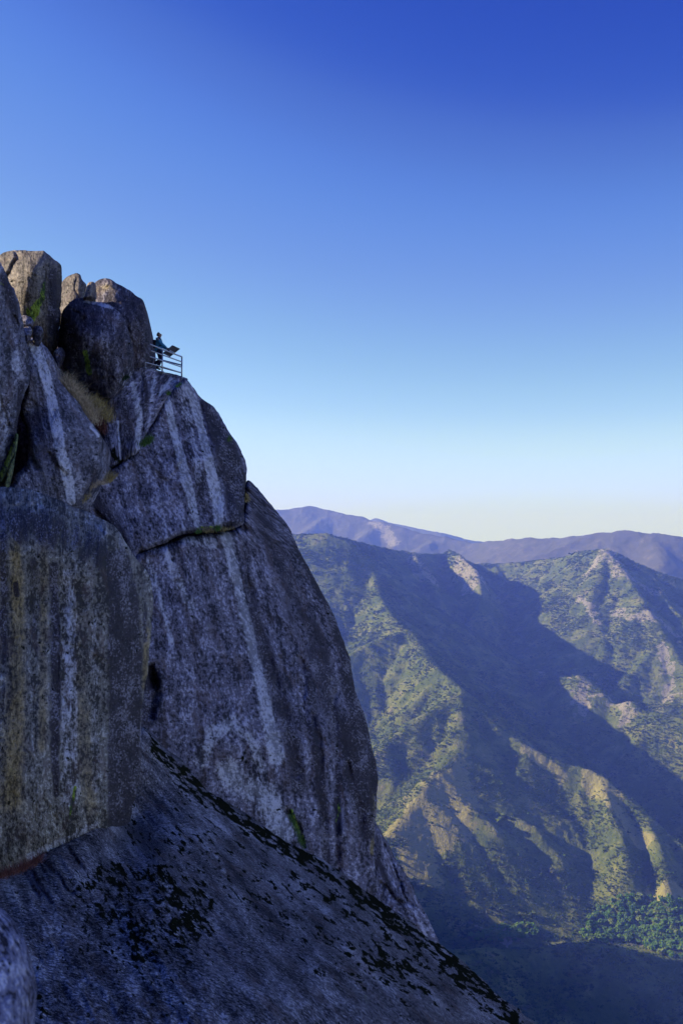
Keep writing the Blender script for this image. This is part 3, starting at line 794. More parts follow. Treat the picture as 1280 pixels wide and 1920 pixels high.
# --- white streaked pillar left of the grass gully
relief('streaked_pillar', [(40,650),(42,636),(52,631),(64,633),(75,636),(91,652),(103,677),(108,706),(119,720),(131,734),(146,748),(156,761),(163,775),(169,786),(178,803),(186,812),(190,826),(187,850),(186,868),(182,880),(172,898),(162,916),(156,928),(148,940),(141,949),(134,950),(125,960),
    (110,990),(60,990),(0,990),(-20,930),(20,912),(31,887),(45,873),(52,862),(53,840),(52,806),(45,790),(38,778),(40,755),(50,720),(55,696),(48,668)],
    [(60,640,33),(100,680,34),(130,740,33.5),(186,820,34),(150,930,31),(60,700,30.5),(90,800,30),(110,900,29),(40,780,31),(20,920,27),(60,960,27.5)],
    m_left, step=2.4, rw=10, rd=1.2, seed=21, thick=22, amp=1.0, push=(-.1, 1, -.1),
    guides=([(40,620),(45,720),(60,820),(90,950)], [(95,620),(130,720),(180,820),(175,950)]),
    cracks=[([(80,690,2),(85,700,2)], .2), ([(100,770,3),(103,782,2)], .25), ([(46,800,3),(60,850,4),(70,880,3)], .4), ([(120,890,4),(100,870,4),(92,850,3)], .35)],
    bumps=[(120,820,26,70,.5)],
    stains={'white': [([(62,642,9),(74,670,12),(88,710,12),(98,750,11),(106,800,12),(115,850,13),(128,900,12),(135,940,9)], 1.0), ([(186,818,4),(170,800,4)], .6)],
            'varnish': [([(70,850,16),(80,900,24),(105,930,14)], .35), ([(135,760,14),(160,830,20),(160,880,14)], .4), ([(60,700,8),(70,780,8),(90,860,10)], .4)],
            'lichen': [([(50,800,3),(53,812,3)], .8), ([(48,866,3),(52,874,3)], .7)], 'ochre': [([(88,680,8),(92,700,6)], .6)]})
# --- tall rock at the left edge
relief('left_rock', [(-120,470),(-30,476),(0,491),(8,503),(16,521),(22,534),(28,545),(36,568),(41,590),(44,615),(46,640),(54,664),(57,690),(54,715),(47,742),(40,766),(34,790),(30,815),(24,850),(18,880),(8,905),(0,912),(-150,930)],
    [(0,500,27),(20,560,28),(45,640,28.5),(50,690,28.5),(30,800,27.5),(0,900,26.5),(-100,600,24),(-100,850,23),(0,700,26)],
    m_left, step=2.4, rw=10, rd=1.2, seed=31, thick=24, amp=1.1, push=(-.5, 1, -.1),
    cracks=[([(-5,730,3),(10,770,3),(16,800,2)], .3), ([(0,800,2),(20,780,2)], .2), ([(24,590,3),(34,610,3)], .3)],
    stains={'white': [([(28,665,10),(30,690,9)], .8), ([(0,760,14),(12,800,12),(6,850,10)], .5), ([(8,600,12),(12,690,12)], .3)], 'varnish': [([(10,520,14),(24,570,12),(34,620,9)], .6), ([(40,720,8),(36,780,6),(24,820,6)], .7)],
            'lichen': [([(0,900,7),(14,880,5),(24,840,4)], .7), ([(2,532,5),(8,535,4)], .5)]})
# --- the buttress
relief('buttress', [(-420,900),(-200,905),(-20,912),(0,913),(20,914),(42,917),(62,921),(83,926),(110,937),(137,951),(158,957),(179,967),(200,977),(217,988),(233,1012),(250,1040),(260,1052),(268,1061),(276,1072),(283,1088),(287,1113),(287,1140),(285,1172),(282,1212),(279,1255),(274,1280),(270,1300),(267,1338),(265,1380),
    (265,1422),(261,1463),(256,1492),(250,1513),(247,1535),(246,1600),(200,1620),(100,1670),(0,1710),(-420,1830)],
    [(0,945,17),(0,918,20),(100,950,19),(100,932,21.5),(200,1000,20),(180,968,22.5),(262,1062,21.4),(284,1120,20.6),(280,1250,19.6),(264,1400,19.0),(248,1520,18.6),(205,1050,18.4),(205,1300,17.2),(200,1520,16.9),(100,1100,16.2),(100,1570,14.7),(0,1100,14.8),(0,1620,13.2),(0,1700,14.3),(100,1650,15.9),(200,1610,18.2),(-400,1000,12),(-400,1600,10),(-400,1800,11)],
    m_butt, arris=([(196,980),(204,1040),(207,1200),(205,1350),(202,1500),(198,1560)], .055), step=2.5, rw=5, rd=.25, seed=41, thick=16, amp=1.25, push=(-.5, 1, -.1), wob=.7,
    cracks=[([(207,1060,5),(206,1200,4),(204,1350,4),(202,1500,4)], .12), ([(0,952,6),(60,948,5),(120,958,5),(180,985,5),(225,1030,4)], .25), ([(112,1150,1.6),(110,1260,1.6),(108,1340,1.6)], .06), ([(69,1440,1.5),(70,1540,1.5)], .06)],
    bumps=[(60,1300,50,200,.35), (150,1250,30,240,.25), (30,1090,30,60,.2)],
    stains={'varnish': [([(0,975,40),(80,990,44),(150,1010,44),(210,1060,36)], .62), ([(218,1050,22),(232,1150,30),(236,1300,32),(236,1450,30),(228,1540,24)], 1.5),
                        ([(62,1050,12),(66,1130,12),(64,1200,8)], .5), ([(102,1060,12),(106,1250,14),(104,1400,12),(106,1490,8)], .8), ([(6,1000,10),(10,1120,12),(8,1240,8)], .6), ([(180,1060,10),(186,1180,8)], .35), ([(0,1150,12),(4,1170,10)], .8), ([(30,1095,6),(32,1115,6)], .7), ([(270,1090,8),(272,1200,6)], .5)],
            'ochre': [([(28,1000,16),(34,1150,22),(30,1300,28),(20,1500,36)], .8), ([(84,1030,14),(82,1200,14),(80,1400,16)], .6), ([(146,1090,18),(146,1200,22),(156,1380,28),(170,1520,24)], .6), ([(276,1180,8),(270,1290,8)], .8), ([(60,1590,30),(140,1570,24)], .35)],
            'white': [([(180,1545,10),(120,1575,14),(60,1605,14)], .5), ([(130,1080,30),(128,1300,32),(130,1500,30)], .5), ([(175,1120,16),(178,1300,16),(180,1480,14)], .4), ([(265,1330,3),(263,1430,3),(262,1400,3)], .7), ([(60,945,10),(140,965,8),(200,1000,6)], .4), ([(62,1300,18),(62,1500,18)], .3)],
            'lichen': [([(141,1476,4),(138,1495,5),(133,1520,5),(131,1535,3)], 1.0), ([(130,1545,2.5),(129,1552,2.5)], .9), ([(110,1545,2.5),(112,1547,2.5)], .8), ([(50,935,12),(80,945,10)], .35), ([(22,1440,4),(24,1455,4)], .4)]})
# --- the sloping slab in the foreground
relief('foreground_slab', [(-300,1700),(0,1635),(60,1600),(140,1560),(200,1520),(240,1440),(256,1370),(268,1360),(282,1372),(305,1396),(337,1425),(360,1452),(385,1481),(424,1503),(460,1524),(492,1545),(540,1579),(572,1597),(603,1613),(627,1628),(661,1656),(690,1674),(710,1688),(745,1712),(778,1735),(821,1768),
    (845,1786),(867,1803),(888,1822),(905,1838),(925,1856),(942,1872),(970,1896),(999,1921),(1060,1972),(1150,2060),(1150,2300),(-300,2300)],
    [(0,1650,13.1),(100,1596,14.7),(196,1549,17.3),(240,1547,20.7),(257,1490,22.8),(100,1560,16.0),(200,1510,18.9),(0,1620,14.2),(262,1380,24.5),(340,1440,26.5),(440,1515,28),(540,1582,29),(640,1640,30),(720,1696,31),(820,1770,31.5),(905,1840,31),(1000,1922,29),(1150,2060,26),
     (200,1700,13.2),(300,1600,17),(400,1620,18.5),(500,1700,17.5),(0,1900,9),(300,1900,10),(600,1900,12.5),(650,1780,17.5),(800,1880,19),(-300,2300,6),(300,2300,7),(800,2300,11),(1150,2300,17),(-300,1750,10)],
    m_slab, step=3.2, rw=14, rd=1.4, seed=51, thick=20, amp=1.15, push=(-.2, 1, -.9), wob=1.5,
    guides=([(-100,1300),(20,1600),(160,1950),(300,2400)], [(250,1300),(600,1600),(950,1950),(1300,2400)]),
    cracks=[([(45,1640,3),(75,1680,4)], .12), ([(85,1615,3),(130,1675,4)], .12), ([(130,1590,3),(150,1620,3)], .12), ([(60,1640,3),(100,1690,3)], .1), ([(160,1570,3),(185,1590,4),(240,1640,3)], .1)],
    bumps=[(418,1632,10,7,.25), (210,1560,26,12,.25)],
    stains={'moss': [([(290,1405,14),(345,1455,28),(400,1500,28),(470,1546,24),(540,1592,24),(610,1632,24),(680,1680,26),(760,1740,28),(830,1796,30),(900,1856,32),(960,1906,34)], .74),
                     ([(270,1362,6),(290,1390,6),(315,1430,8)], .6), ([(160,1660,20),(220,1650,44),(300,1665,56),(370,1695,50),(330,1770,56),(260,1740,60),(210,1700,50)], .60), ([(150,1690,20),(190,1770,26),(280,1800,24)], .42),
                     ([(75,1870,10),(85,1900,14)], .7), ([(560,1640,30),(640,1700,34),(720,1760,40)], .42), ([(700,1790,40),(820,1850,50)], .5), ([(350,1500,20),(330,1480,12)], .5), ([(240,1560,70),(340,1580,70),(420,1640,60)], .36), ([(420,1600,80),(560,1720,90),(760,1850,80)], .33), ([(180,1780,60),(300,1850,60)], .3)],
            'white': [([(330,1470,24),(420,1560,30),(300,1560,30)], .45), ([(600,1700,24),(660,1740,16)], .4), ([(240,1600,40),(150,1640,30)], .3), ([(560,1760,10),(590,1790,8),(700,1850,8)], .4), ([(418,1632,8),(420,1634,8)], .7)],
            'varnish': [([(250,1560,26),(300,1600,24),(330,1640,20)], .35), ([(400,1800,80),(560,1840,80)], .2), ([(60,1650,6),(90,1690,6)], .4)], 'lichen': [([(306,1408,4),(312,1412,4)], .5)]})
# --- toe of the wall behind
relief('toe_slab', [(690,1500),(706,1544),(716,1560),(727,1582),(743,1610),(760,1642),(776,1672),(792,1703),(806,1733),(823,1768),(845,1812),(880,1880),(740,1880),(690,1720),(685,1600)],
    [(706,1550,78),(760,1645,82),(820,1765,84),(700,1650,74),(760,1740,74),(870,1870,84),(700,1860,66)],
    m_far, step=2.6, rw=14, rd=5, seed=61, thick=50, amp=.8, push=(-.15, 1, -.35),
    guides=([(690,1500),(700,1700),(740,1880)], [(700,1500),(790,1700),(880,1880)]),
    cracks=[([(716,1580,2),(745,1640,3),(770,1700,2)], 1.2), ([(712,1655,4),(750,1690,4),(775,1725,4)], 1.2)],
    stains={'varnish': [([(708,1570,8),(712,1620,10),(728,1660,8)], .6), ([(720,1650,6),(760,1700,6)], .4)], 'white': [([(770,1680,16),(800,1750,14)], .3)]})

# --- boulders on the summit: loose rocks, each a thing
b = relief('summit_boulder', [(-40,492),(0,480),(8,474),(19,470),(41,468),(62,468),(81,470),(88,476),(96,483),(106,491),(115,498),(116,512),(116,535),(114,570),(111,610),(109,640),(106,655),(102,668),(90,665),(60,640),(30,640),(10,640),(-40,640)],
    [(-40,500,40),(0,485,38.4),(30,470,37.6),(70,470,36.2),(84,476,35.2),(66,510,34.2),(48,545,33.8),(20,540,36.0),(5,560,37.6),(110,500,37.4),(112,600,38.4),(52,600,35.2),(90,560,36.2),(100,640,38.6),(-40,600,39)],
    m_boulder, step=2.2, rw=18, rd=2.0, seed=71, thick=3, amp=1.2, push=(-.2, 1, 0),
    cracks=[([(30,470,4),(34,485,4),(22,505,4),(16,516,3)], .8), ([(24,529,2),(36,530,2),(48,529,2)], .5), ([(92,500,2),(90,540,2),(94,565,2)], .25)], bumps=[(62,500,26,26,.6), (90,590,16,50,.5)],
    stains={'varnish': [([(100,510,16),(100,560,18),(98,620,16)], .7), ([(70,500,10),(58,560,10),(74,600,10)], .3)], 'lichen': [([(84,530,5),(80,560,8),(66,580,12),(58,600,9)], 1.0), ([(52,580,6),(56,595,7)], .8)]})
tag(b, 'tall rounded granite boulder with sunlit tan top and green lichen, highest on the summit', 'boulder', 'boulders on the summit')
b = relief('summit_boulder', [(108,590),(112,560),(116,536),(119,526),(124,520),(132,515),(141,512),(148,512),(154,517),(157,526),(162,533),(164,540),(161,552),(155,565),(150,590)],
    [(118,530,52),(130,515,51.6),(146,513,49.8),(160,540,50),(146,540,48.4),(135,565,48),(115,580,49.5)], m_boulder, step=2.0, rw=14, rd=1.8, seed=72, thick=3, amp=1.3,
    cracks=[([(146,518,2),(142,540,2),(148,560,2)], .3), ([(120,552,2),(132,546,2)], .3)], stains={'varnish': [([(130,560,12),(120,575,10)], .3)]})
tag(b, 'small pointed granite boulder with sunlit left face, just right of the tallest boulder', 'boulder', 'boulders on the summit')
b = relief('summit_boulder', [(158,560),(161,548),(164,538),(168,531),(173,528),(180,530),(184,536),(184,560)], [(165,535,40),(182,535,40.5),(172,555,39.8)], m_boulder, step=1.6, rw=8, rd=.8, seed=73, thick=2, amp=.8)
tag(b, 'smallest grey rock wedged between the pointed boulder and the big dark boulders', 'boulder', 'boulders on the summit')
b = relief('summit_boulder', [(152,570),(162,552),(170,540),(178,530),(184,525),(192,521),(200,520),(208,523),(216,531),(222,534),(228,537),(243,546),(256,556),(264,560),(271,567),(274,578),(276,596),(279,615),(281,634),(283,652),(280,665),(272,679),(262,687),(250,693),(240,697),(225,715),(205,720),(180,690),(155,640)],
    [(170,545,45),(186,528,45.5),(200,524,44.6),(214,548,42.4),(196,552,43),(230,540,43),(272,575,44),(282,650,43.5),(250,690,42.5),(240,600,41),(190,600,41.5),(200,690,41.5)],
    m_dark, step=2.1, rw=14, rd=1.6, seed=74, thick=9, amp=1.3, push=(-.1, 1, .02),
    cracks=[([(186,534,3),(200,541,3),(212,532,2)], .6), ([(255,560,2),(262,600,2)], .2)], bumps=[(205,532,20,7,.7), (255,610,20,40,.5)],
    stains={'varnish': [([(240,560,20),(262,600,20),(262,650,20)], .45)], 'white': [([(234,640,4),(238,600,4)], .3)], 'ochre': [([(180,546,14),(200,536,14),(214,540,8)], .5)], 'lichen': [([(236,610,4),(238,630,3)], .4)]})
tag(b, 'large dark rounded boulder with sunlit cap, touching the railing beside the standing person', 'boulder', 'boulders on the summit')
b = relief('summit_boulder', [(108,640),(112,600),(118,582),(125,574),(133,566),(141,560),(152,558),(163,560),(175,565),(186,567),(200,569),(212,576),(225,587),(233,600),(240,618),(244,636),(247,655),(244,672),(240,686),(232,702),(222,722),(214,735),(207,745),(202,748),(192,742),(178,735),(165,724),(150,712),(138,700),(120,690),(112,670)],
    [(125,580,39),(160,565,39.5),(220,585,39.5),(245,655,38.8),(205,742,37.5),(160,715,38),(190,640,36.2),(150,640,37),(120,650,40)],
    m_dark, step=2.1, rw=15, rd=1.8, seed=75, thick=6, amp=1.4, push=(-.1, 1, .05),
    cracks=[([(152,600,8),(146,650,12),(150,695,10)], .9), ([(130,575,3),(142,585,3)], .4)],
    stains={'white': [([(160,565,5),(186,569,5),(212,578,4)], .7), ([(238,690,5),(225,718,5)], .5), ([(190,640,14),(195,680,14)], .2)], 'varnish': [([(130,620,20),(140,680,20)], .9), ([(200,620,20),(220,660,20)], .3)], 'lichen': [([(160,660,6),(164,680,7),(168,700,6)], .95)]})
tag(b, 'biggest dark overhanging boulder, narrowing downwards above the dry grass', 'boulder', 'boulders on the summit')
for (olp, dd, sd, lb) in [([(30,605),(31,597),(36,593),(48,591),(58,595),(65,604),(62,611),(50,613),(38,612)], 31.6, 81, 'top left stone of the small wedged group under the lichen boulder'),
        ([(41,616),(48,612),(58,613),(62,620),(59,630),(50,634),(42,629)], 31.3, 82, 'rounded pale stone in the middle of the wedged group'),
        ([(63,612),(75,611),(82,618),(81,627),(76,634),(66,632),(61,624)], 31.8, 83, 'right stone of the wedged group above the white streak'),
        ([(103,660),(108,654),(116,652),(122,658),(124,668),(118,680),(112,692),(104,688)], 36, 84, 'dark stone deep in the gap left of the overhanging boulder')]:
    c_ = np.mean(np.array(olp), 0)
    b = relief('wedged_stone', olp, [(c_[0] - 9, c_[1], dd + .2), (c_[0] + 9, c_[1], dd + .2), (c_[0], c_[1], dd - .1), (c_[0], c_[1] - 9, dd + .25), (c_[0], c_[1] + 9, dd + .05)], m_left if sd < 84 else m_dark, step=1.6, rw=5, rd=.35, seed=sd, thick=1.2, amp=.6, wob=.6)
    tag(b, lb, 'stone', 'stones wedged between the big rocks')
# leaning flakes in the cleft at the left
b = relief('leaning_flake', [(-20,905),(0,880),(14,852),(24,828),(30,812),(34,816),(33,840),(27,858),(20,880),(8,902),(0,908)], [(0,900,26),(30,815,27),(20,860,26.4)], rock_mat('granite_flake', 26 / F, base=((.04,.05,.03),(.13,.16,.07),(.28,.32,.12)), var=.3), step=1.8, rw=7, rd=.5, seed=91, thick=1.2, amp=.6, stains={'lichen': [([(0,895,8),(30,815,6)], .6)]})
tag(b, 'longer green lichened flake leaning in the dark cleft at left', 'rock flake', 'flakes leaning in the cleft')
b = relief('leaning_flake', [(9,912),(14,890),(21,868),(28,850),(30,852),(26,880),(21,902),(16,917),(11,918)], [(12,915,25.6),(28,852,26.4),(20,885,26)], bpy.data.materials['granite_flake'], step=1.8, rw=5, rd=.4, seed=92, thick=.8, amp=.5)
tag(b, 'short narrow greenish flake standing before the longer one in the cleft', 'rock flake', 'flakes leaning in the cleft')
# near wall top, out of focus
b = relief('near_boulder', [(-260,1640),(-120,1655),(-40,1676),(0,1698),(20,1716),(40,1745),(54,1775),(62,1810),(68,1850),(70,1890),(66,1940),(60,2100),(-260,2100)],
    [(-200,1700,1.75),(0,1710,1.78),(60,1850,1.72),(20,1900,1.62),(-100,1850,1.55),(-150,2050,1.45),(60,2050,1.6)], m_near, step=4, rw=50, rd=.18, seed=95, thick=.7, amp=.15, push=(-.4, 1, -.3))
tag(b, 'speckled grey granite edge close to the camera at bottom left, out of focus', 'boulder')

# --- the body of the dome behind and left of everything above
core = relief('granite_dome', [(-900,640),(-300,610),(-60,600),(40,655),(100,640),(150,650),(200,690),(240,712),(330,740),(370,790),(430,880),(450,960),(500,1010),(560,1110),(620,1260),(660,1420),(670,1600),(660,1900),(400,2400),(-900,2400)],
    [(-900,700,45),(0,640,38),(100,650,44),(120,720,43),(200,760,45),(330,760,54),(430,900,60),(540,1100,64),(640,1500,70),(600,1850,60),(200,1900,45),(-200,1200,32),(-900,1800,35),(150,1000,40)],
    m_dark, step=12, rw=40, rd=6, seed=99, thick=75, amp=1.0, push=(-.2, 1, -.05))
relief('sun_blocker_rock', [(-180,700),(-200,500),(-360,340),(-900,100),(-1600,-200),(-2600,-600),(-4200,-900),(-4200,2600),(-1500,2600),(-200,2000)],  # added rock out of view at left, keeps sun off slab and buttress
    [(-200,900,22),(-360,900,19),(-900,900,13),(-1600,900,9),(-2600,900,6),(-4200,900,4),(-200,1900,18),(-2000,2400,6.5),(-4200,2400,4)], m_butt, step=40, rw=120, rd=1.2, seed=101, thick=16, push=(-1, .3, 0))
for nm in ('sun_blocker_rock', 'lower_cliff', 'upper_cliff', 'platform_rock', 'streaked_pillar', 'left_rock', 'buttress', 'foreground_slab', 'toe_slab', 'granite_dome'):
    tag(bpy.data.objects[nm], kind='structure')
print('rocks', time.time() - T0)
# ------------------------------------------------------------------ viewing platform, railing, panel
def tube(bmv, p, q, r, seg=8):
    """append a tube between two points to (verts, faces)"""
    V, Fs = bmv; p = Vector(p); q = Vector(q); d = (q - p).normalized()
    a = d.cross(Vector((0, 0, 1)));
    if a.length < .05: a = d.cross(Vector((1, 0, 0)))
    a.normalize(); b = d.cross(a); o = len(V)
    for c in (p, q):
        for i in range(seg):
            t_ = 6.28318 * i / seg; V.append(tuple(c + (a * math.cos(t_) + b * math.sin(t_)) * r))
    for i in range(seg):
        j = (i + 1) % seg; Fs.append((o + i, o + j, o + seg + j, o + seg + i))
    Fs.append(tuple(o + i for i in range(seg))[::-1]); Fs.append(tuple(o + seg + i for i in range(seg)))

def box_quad(c4, n, th):
    """a plate with four corners, thickness th along n"""
    c4 = [Vector(c) for c in c4]; n = Vector(n).normalized() * th
    v = [tuple(c) for c in c4] + [tuple(c + n) for c in c4]
    return v, [(0,1,2,3), (7,6,5,4), (0,4,5,1), (1,5,6,2), (2,6,7,3), (3,7,4,0)]

def px(u, v, Y): return Vector(PX(u, v, Y))
m_steel = simple('galvanised_steel', (.42,.44,.47), .42, .85, .12, 3.0, .5)
edge = [(262,687.2),(275,689.4),(290,692.6),(306,698.2),(325,703.4),(342,708.2)]
nearY = [44.6,45.2,46.0,46.9,48.6,50.6]
top = [px(u, v + .6, y) for (u, v), y in zip(edge, nearY)] + [px(u, v + .8, y + 6) for (u, v), y in reversed(list(zip(edge, nearY)))]
n = len(top); vv = [tuple(p) for p in top] + [tuple(p + Vector((0, .2, -.9))) for p in top]
ff = [tuple(range(n)), tuple(range(2 * n - 1, n - 1, -1))] + [(i, (i + 1) % n, n + (i + 1) % n, n + i) for i in range(n)]
pl = link('platform', mesh_np('platform', vv, ff, False), simple('platform_stone', (.22,.21,.21), .9, scale=1.5)); tag(pl, kind='structure')

posts = [(272,689.7,642,44.5), (304.4,697,655,46.5), (341,707.8,669,49.5)]
root = empty('railing', px(304.4, 697, 46.5)); inv = -root.location
def part(name, V, Fs, m, parent, smooth=True, off=None):
    loc = parent.location if off is None else off
    V = [tuple(Vector(p) - loc) for p in V]
    return link(name, mesh_np(name, V, Fs, smooth), m, parent)
tops = []; bots = []
for (u, vb, vt, Y) in posts:
    B = px(u, vb, Y); Tt = Vector((B.x, B.y, px(u, vt, Y).z)); tops.append(Tt); bots.append(B)
    V = []; Fs = []; tube((V, Fs), B - Vector((0, 0, .25)), Tt, .035, 10); part('post', V, Fs, m_steel, root)
    V = []; Fs = []; tube((V, Fs), B - Vector((0, 0, .04)), B + Vector((0, 0, .02)), .085, 12); part('base_flange', V, Fs, m_steel, root)
for fr in (1.0, .755, .50, .22):
    V = []; Fs = []
    P = [b_ + (t_ - b_) * fr for b_, t_ in zip(bots, tops)]
    tube((V, Fs), P[0], P[1], .03 if fr < 1 else .038, 10); tube((V, Fs), P[1], P[2], .03 if fr < 1 else .038, 10)
    part('rail', V, Fs, m_steel, root)
far = [px(275, 676.5, 53.2), px(305, 684.0, 52.4)]
for (vr, vl) in ((684.6, 667.6), (699.0, 681.4)):
    V = []; Fs = []; tube((V, Fs), px(340.6, vr, 49.5), px(275, vl, 53.6), .035, 10); part('far_rail', V, Fs, m_steel, root)
for u in (277,):
    f = (341 - u) / 66; Y = 49.5 + 4.1 * f; a = px(u, 684.6 - 17 * f, Y); V = []; Fs = []
    tube((V, Fs), a, Vector((a.x, a.y, px(u, 708 - 19 * f, Y).z - .2)), .03, 8); part('far_post', V, Fs, m_steel, root)
tag(root, 'grey metal pipe railing with four rails at the cliff-top viewpoint', 'railing')

root = empty('information_panel', px(320, 660, 48.2))
c4 = [px(323.7,648.1,47.8), px(336.8,654.1,49.0), px(318.8,668.6,48.7), px(306.7,662.3,47.5)]
nrm_ = (c4[1] - c4[0]).cross(c4[2] - c4[1]).normalized()
if nrm_.z < 0: nrm_ = -nrm_
part('panel_board', *box_quad(c4, nrm_, .03), simple('panel_back', (.05,.04,.045), .5), root, False)
V = []; Fs = []
for i in range(4): tube((V, Fs), c4[i], c4[(i + 1) % 4], .022, 6)
part('panel_frame', V, Fs, simple('panel_frame', (.07,.06,.07), .45, .5), root)
cen = sum(c4, Vector()) / 4; a0 = (c4[0] + c4[3]) / 2; a1 = (c4[1] + c4[2]) / 2
V = []; Fs = []; tube((V, Fs), a0.lerp(a1, .12) - nrm_ * .04, a0.lerp(a1, .88) - nrm_ * .04, .03, 6); part('cross_brace', V, Fs, m_steel, root)
for f in (.3, .7):
    p = a0.lerp(a1, f) - nrm_ * .04; V = []; Fs = []
    rl = tops[1].lerp(tops[2], .25 + .4 * f); tube((V, Fs), p, rl + Vector((0, 0, .03)), .018, 6)
    part('bracket', V, Fs, m_steel, root)
tag(root, 'dark tilted information panel leaning over the railing in front of the person', 'sign')

# ------------------------------------------------------------------ the visitor
def skin(name, chains, m, parent, sub=2):
    """chains: lists of (x, y, z, r); points with the same coordinates are welded; first point of the first chain is the root"""
    V = []; E = []; Rr = []; key = {}
    def vid(p):
        k = tuple(round(c, 4) for c in p[:3])
        if k not in key: key[k] = len(V); V.append(p[:3]); Rr.append(p[3])
        return key[k]
    for ch in chains:
        ids = [vid(p) for p in ch]
        for a, b in zip(ids[:-1], ids[1:]): E.append((a, b))
    me = bpy.data.meshes.new(name); me.from_pydata(V, E, [])
    o = link(name, me, m, parent)
    md = o.modifiers.new('skin', 'SKIN'); md.use_smooth_shade = True; md.branch_smoothing = .6
    if not me.skin_vertices: pass
    sv = me.skin_vertices[0].data
    for i, r in enumerate(Rr):
        rx, ry = (r if isinstance(r, tuple) else (r, r)); sv[i].radius = (rx, ry)
    sv[0].use_root = True
    s2 = o.modifiers.new('subsurf', 'SUBSURF'); s2.levels = sub; s2.render_levels = sub
    return o
root = empty('person', px(295.2, 694.2, 48.2)); root.rotation_euler = (0, 0, R(6)); root.scale = (1.15, 1.1, 1.04)
m_skin = simple('skin', (.42,.24,.17), .6, var=.05); m_jack = simple('blue_jacket', (.06,.27,.42), .8, scale=20)
m_trou = simple('dark_trousers', (.022,.022,.045), .85, scale=20); m_hair = simple('brown_hair', (.09,.055,.035), .8, scale=40); m_boot = simple('dark_boot', (.03,.025,.025), .7)
m_pack = simple('backpack_cloth', (.018,.022,.028), .8, scale=20)
pel = (.05, 0, .95)
def arm(s):
    sh = (.03, .17 * s, 1.44); el = (.20, .23 * s, 1.17); wr = (.40, .14 * s, 1.025)
    return sh, el, wr
HD = (.088, 0, 1.665, (.092, .098))
chains = [[(*pel, (.12, .10)), (.055, 0, 1.10, (.11, .09)), (.07, 0, 1.28, (.12, .09)), (.06, 0, 1.42, (.07, .06)), (.065, 0, 1.485, .062), (.078, 0, 1.54, .066), (.090, 0, 1.60, (.082, .085)), HD, (.080, 0, 1.735, (.074, .08))],
          [HD, (.172, 0, 1.655, .024), (.188, 0, 1.632, .017)],
          [(.090, 0, 1.60, (.082, .085)), (.155, 0, 1.585, .032)]]
for s in (1, -1):
    chains.append([HD, (.07, .098 * s, 1.65, .022)])
    sh, el, wr = arm(s)
    palm = (wr[0] + .055, wr[1] - .005 * s, wr[2] - .012)
    chains.append([(.06, 0, 1.42, (.07, .06)), (*sh, .045), (.10, .21 * s, 1.32, .045), (*el, .042), (.31, .19 * s, 1.09, .038), (*wr, .027), (*palm, (.036, .018))])
    for k, (off, L) in enumerate([(-.028, .07), (-.010, .08), (.009, .076), (.027, .062)]):
        b0 = (palm[0] + .035, palm[1] + off, palm[2] + .002)
        chains.append([(*palm, (.036, .018)), (*b0, .011), (b0[0] + L * .5, b0[1] + off * .15, b0[2] - .006, .0095), (b0[0] + L * .8, b0[1] + off * .2, b0[2] - .032, .0085), (b0[0] + L * .78, b0[1] + off * .2, b0[2] - .052, .0075)])
    chains.append([(*palm, (.036, .018)), (palm[0] - .005, palm[1] - .04 * s, palm[2] - .01, .012), (palm[0] + .025, palm[1] - .058 * s, palm[2] - .03, .009)])
legs = {-1: [(.06, -.09, .86, .088), (.11, -.10, .68, .075), (.145, -.10, .49, .058), (.08, -.10, .30, .052), (.01, -.10, .09, .038), (.06, -.10, .045, .038), (.16, -.11, .03, .03)],
        1: [(.06, .09, .86, .088), (.11, .10, .68, .075), (.13, .10, .51, .058), (-.06, .10, .37, .050), (-.25, .10, .22, .038), (-.262, .10, .12, .036), (-.23, .10, .035, .03)]}
for s in (1, -1): chains.append([(*pel, (.12, .10))] + legs[s])
body = skin('body', chains, m_skin, root)
# clothes follow the same bones, a little thicker
g = .022
jc = [[(.05, 0, .84, (.17, .16)), (.05, 0, .93, (.19, .17)), (.06, 0, 1.10, (.185, .17)), (.075, 0, 1.28, (.20, .18)), (.06, 0, 1.42, (.16, .15)), (.068, 0, 1.50, (.10, .10)), (.072, 0, 1.545, (.085, .085))]]
for s in (1, -1):
    sh, el, wr = arm(s)
    jc.append([(.06, 0, 1.42, (.16, .15)), (*sh, .125), (.10, .21 * s, 1.32, .092), (*el, .080), (.31, .19 * s, 1.09, .066), (wr[0] - .01, wr[1], wr[2] + .002, .044)])
jk = skin('jacket', jc, m_jack, root)
tc = [[(.05, 0, 1.08, (.15, .14)), (.05, 0, .90, (.175, .16))]]
for s in (1, -1):
    L = [(x, y, z, r * 1.15 + .022) for x, y, z, r in legs[s][:5]]
    tc.append([(.05, 0, .90, (.175, .16))] + L)
tr = skin('trousers', tc, m_trou, root)
for s in (1, -1):
    L = legs[s]
    skin('boot', [[(L[4][0], L[4][1], L[4][2] + .06, .06), (*L[4][:3], .058), (*L[5][:3], .052), (*L[6][:3], .042)]], m_boot, root, 2)
skin('hair', [[(.035, 0, 1.58, (.06, .08)), (.045, 0, 1.66, (.085, .105)), (.068, 0, 1.725, (.092, .10)), (.105, 0, 1.745, (.07, .08))]], m_hair, root)
def blob(name, c, r, m, parent):
    return link(name, mesh_np(name, ICO2[0] * r + c, ICO2[1]), m, parent)
for s in (1, -1): blob('eye', np.array((.168, .034 * s, 1.668)), np.array((.012, .014, .011)), simple('eye', (.03,.02,.02), .3), root)
tag(root, 'person in blue jacket and dark trousers leaning on the railing with one heel raised', 'person')
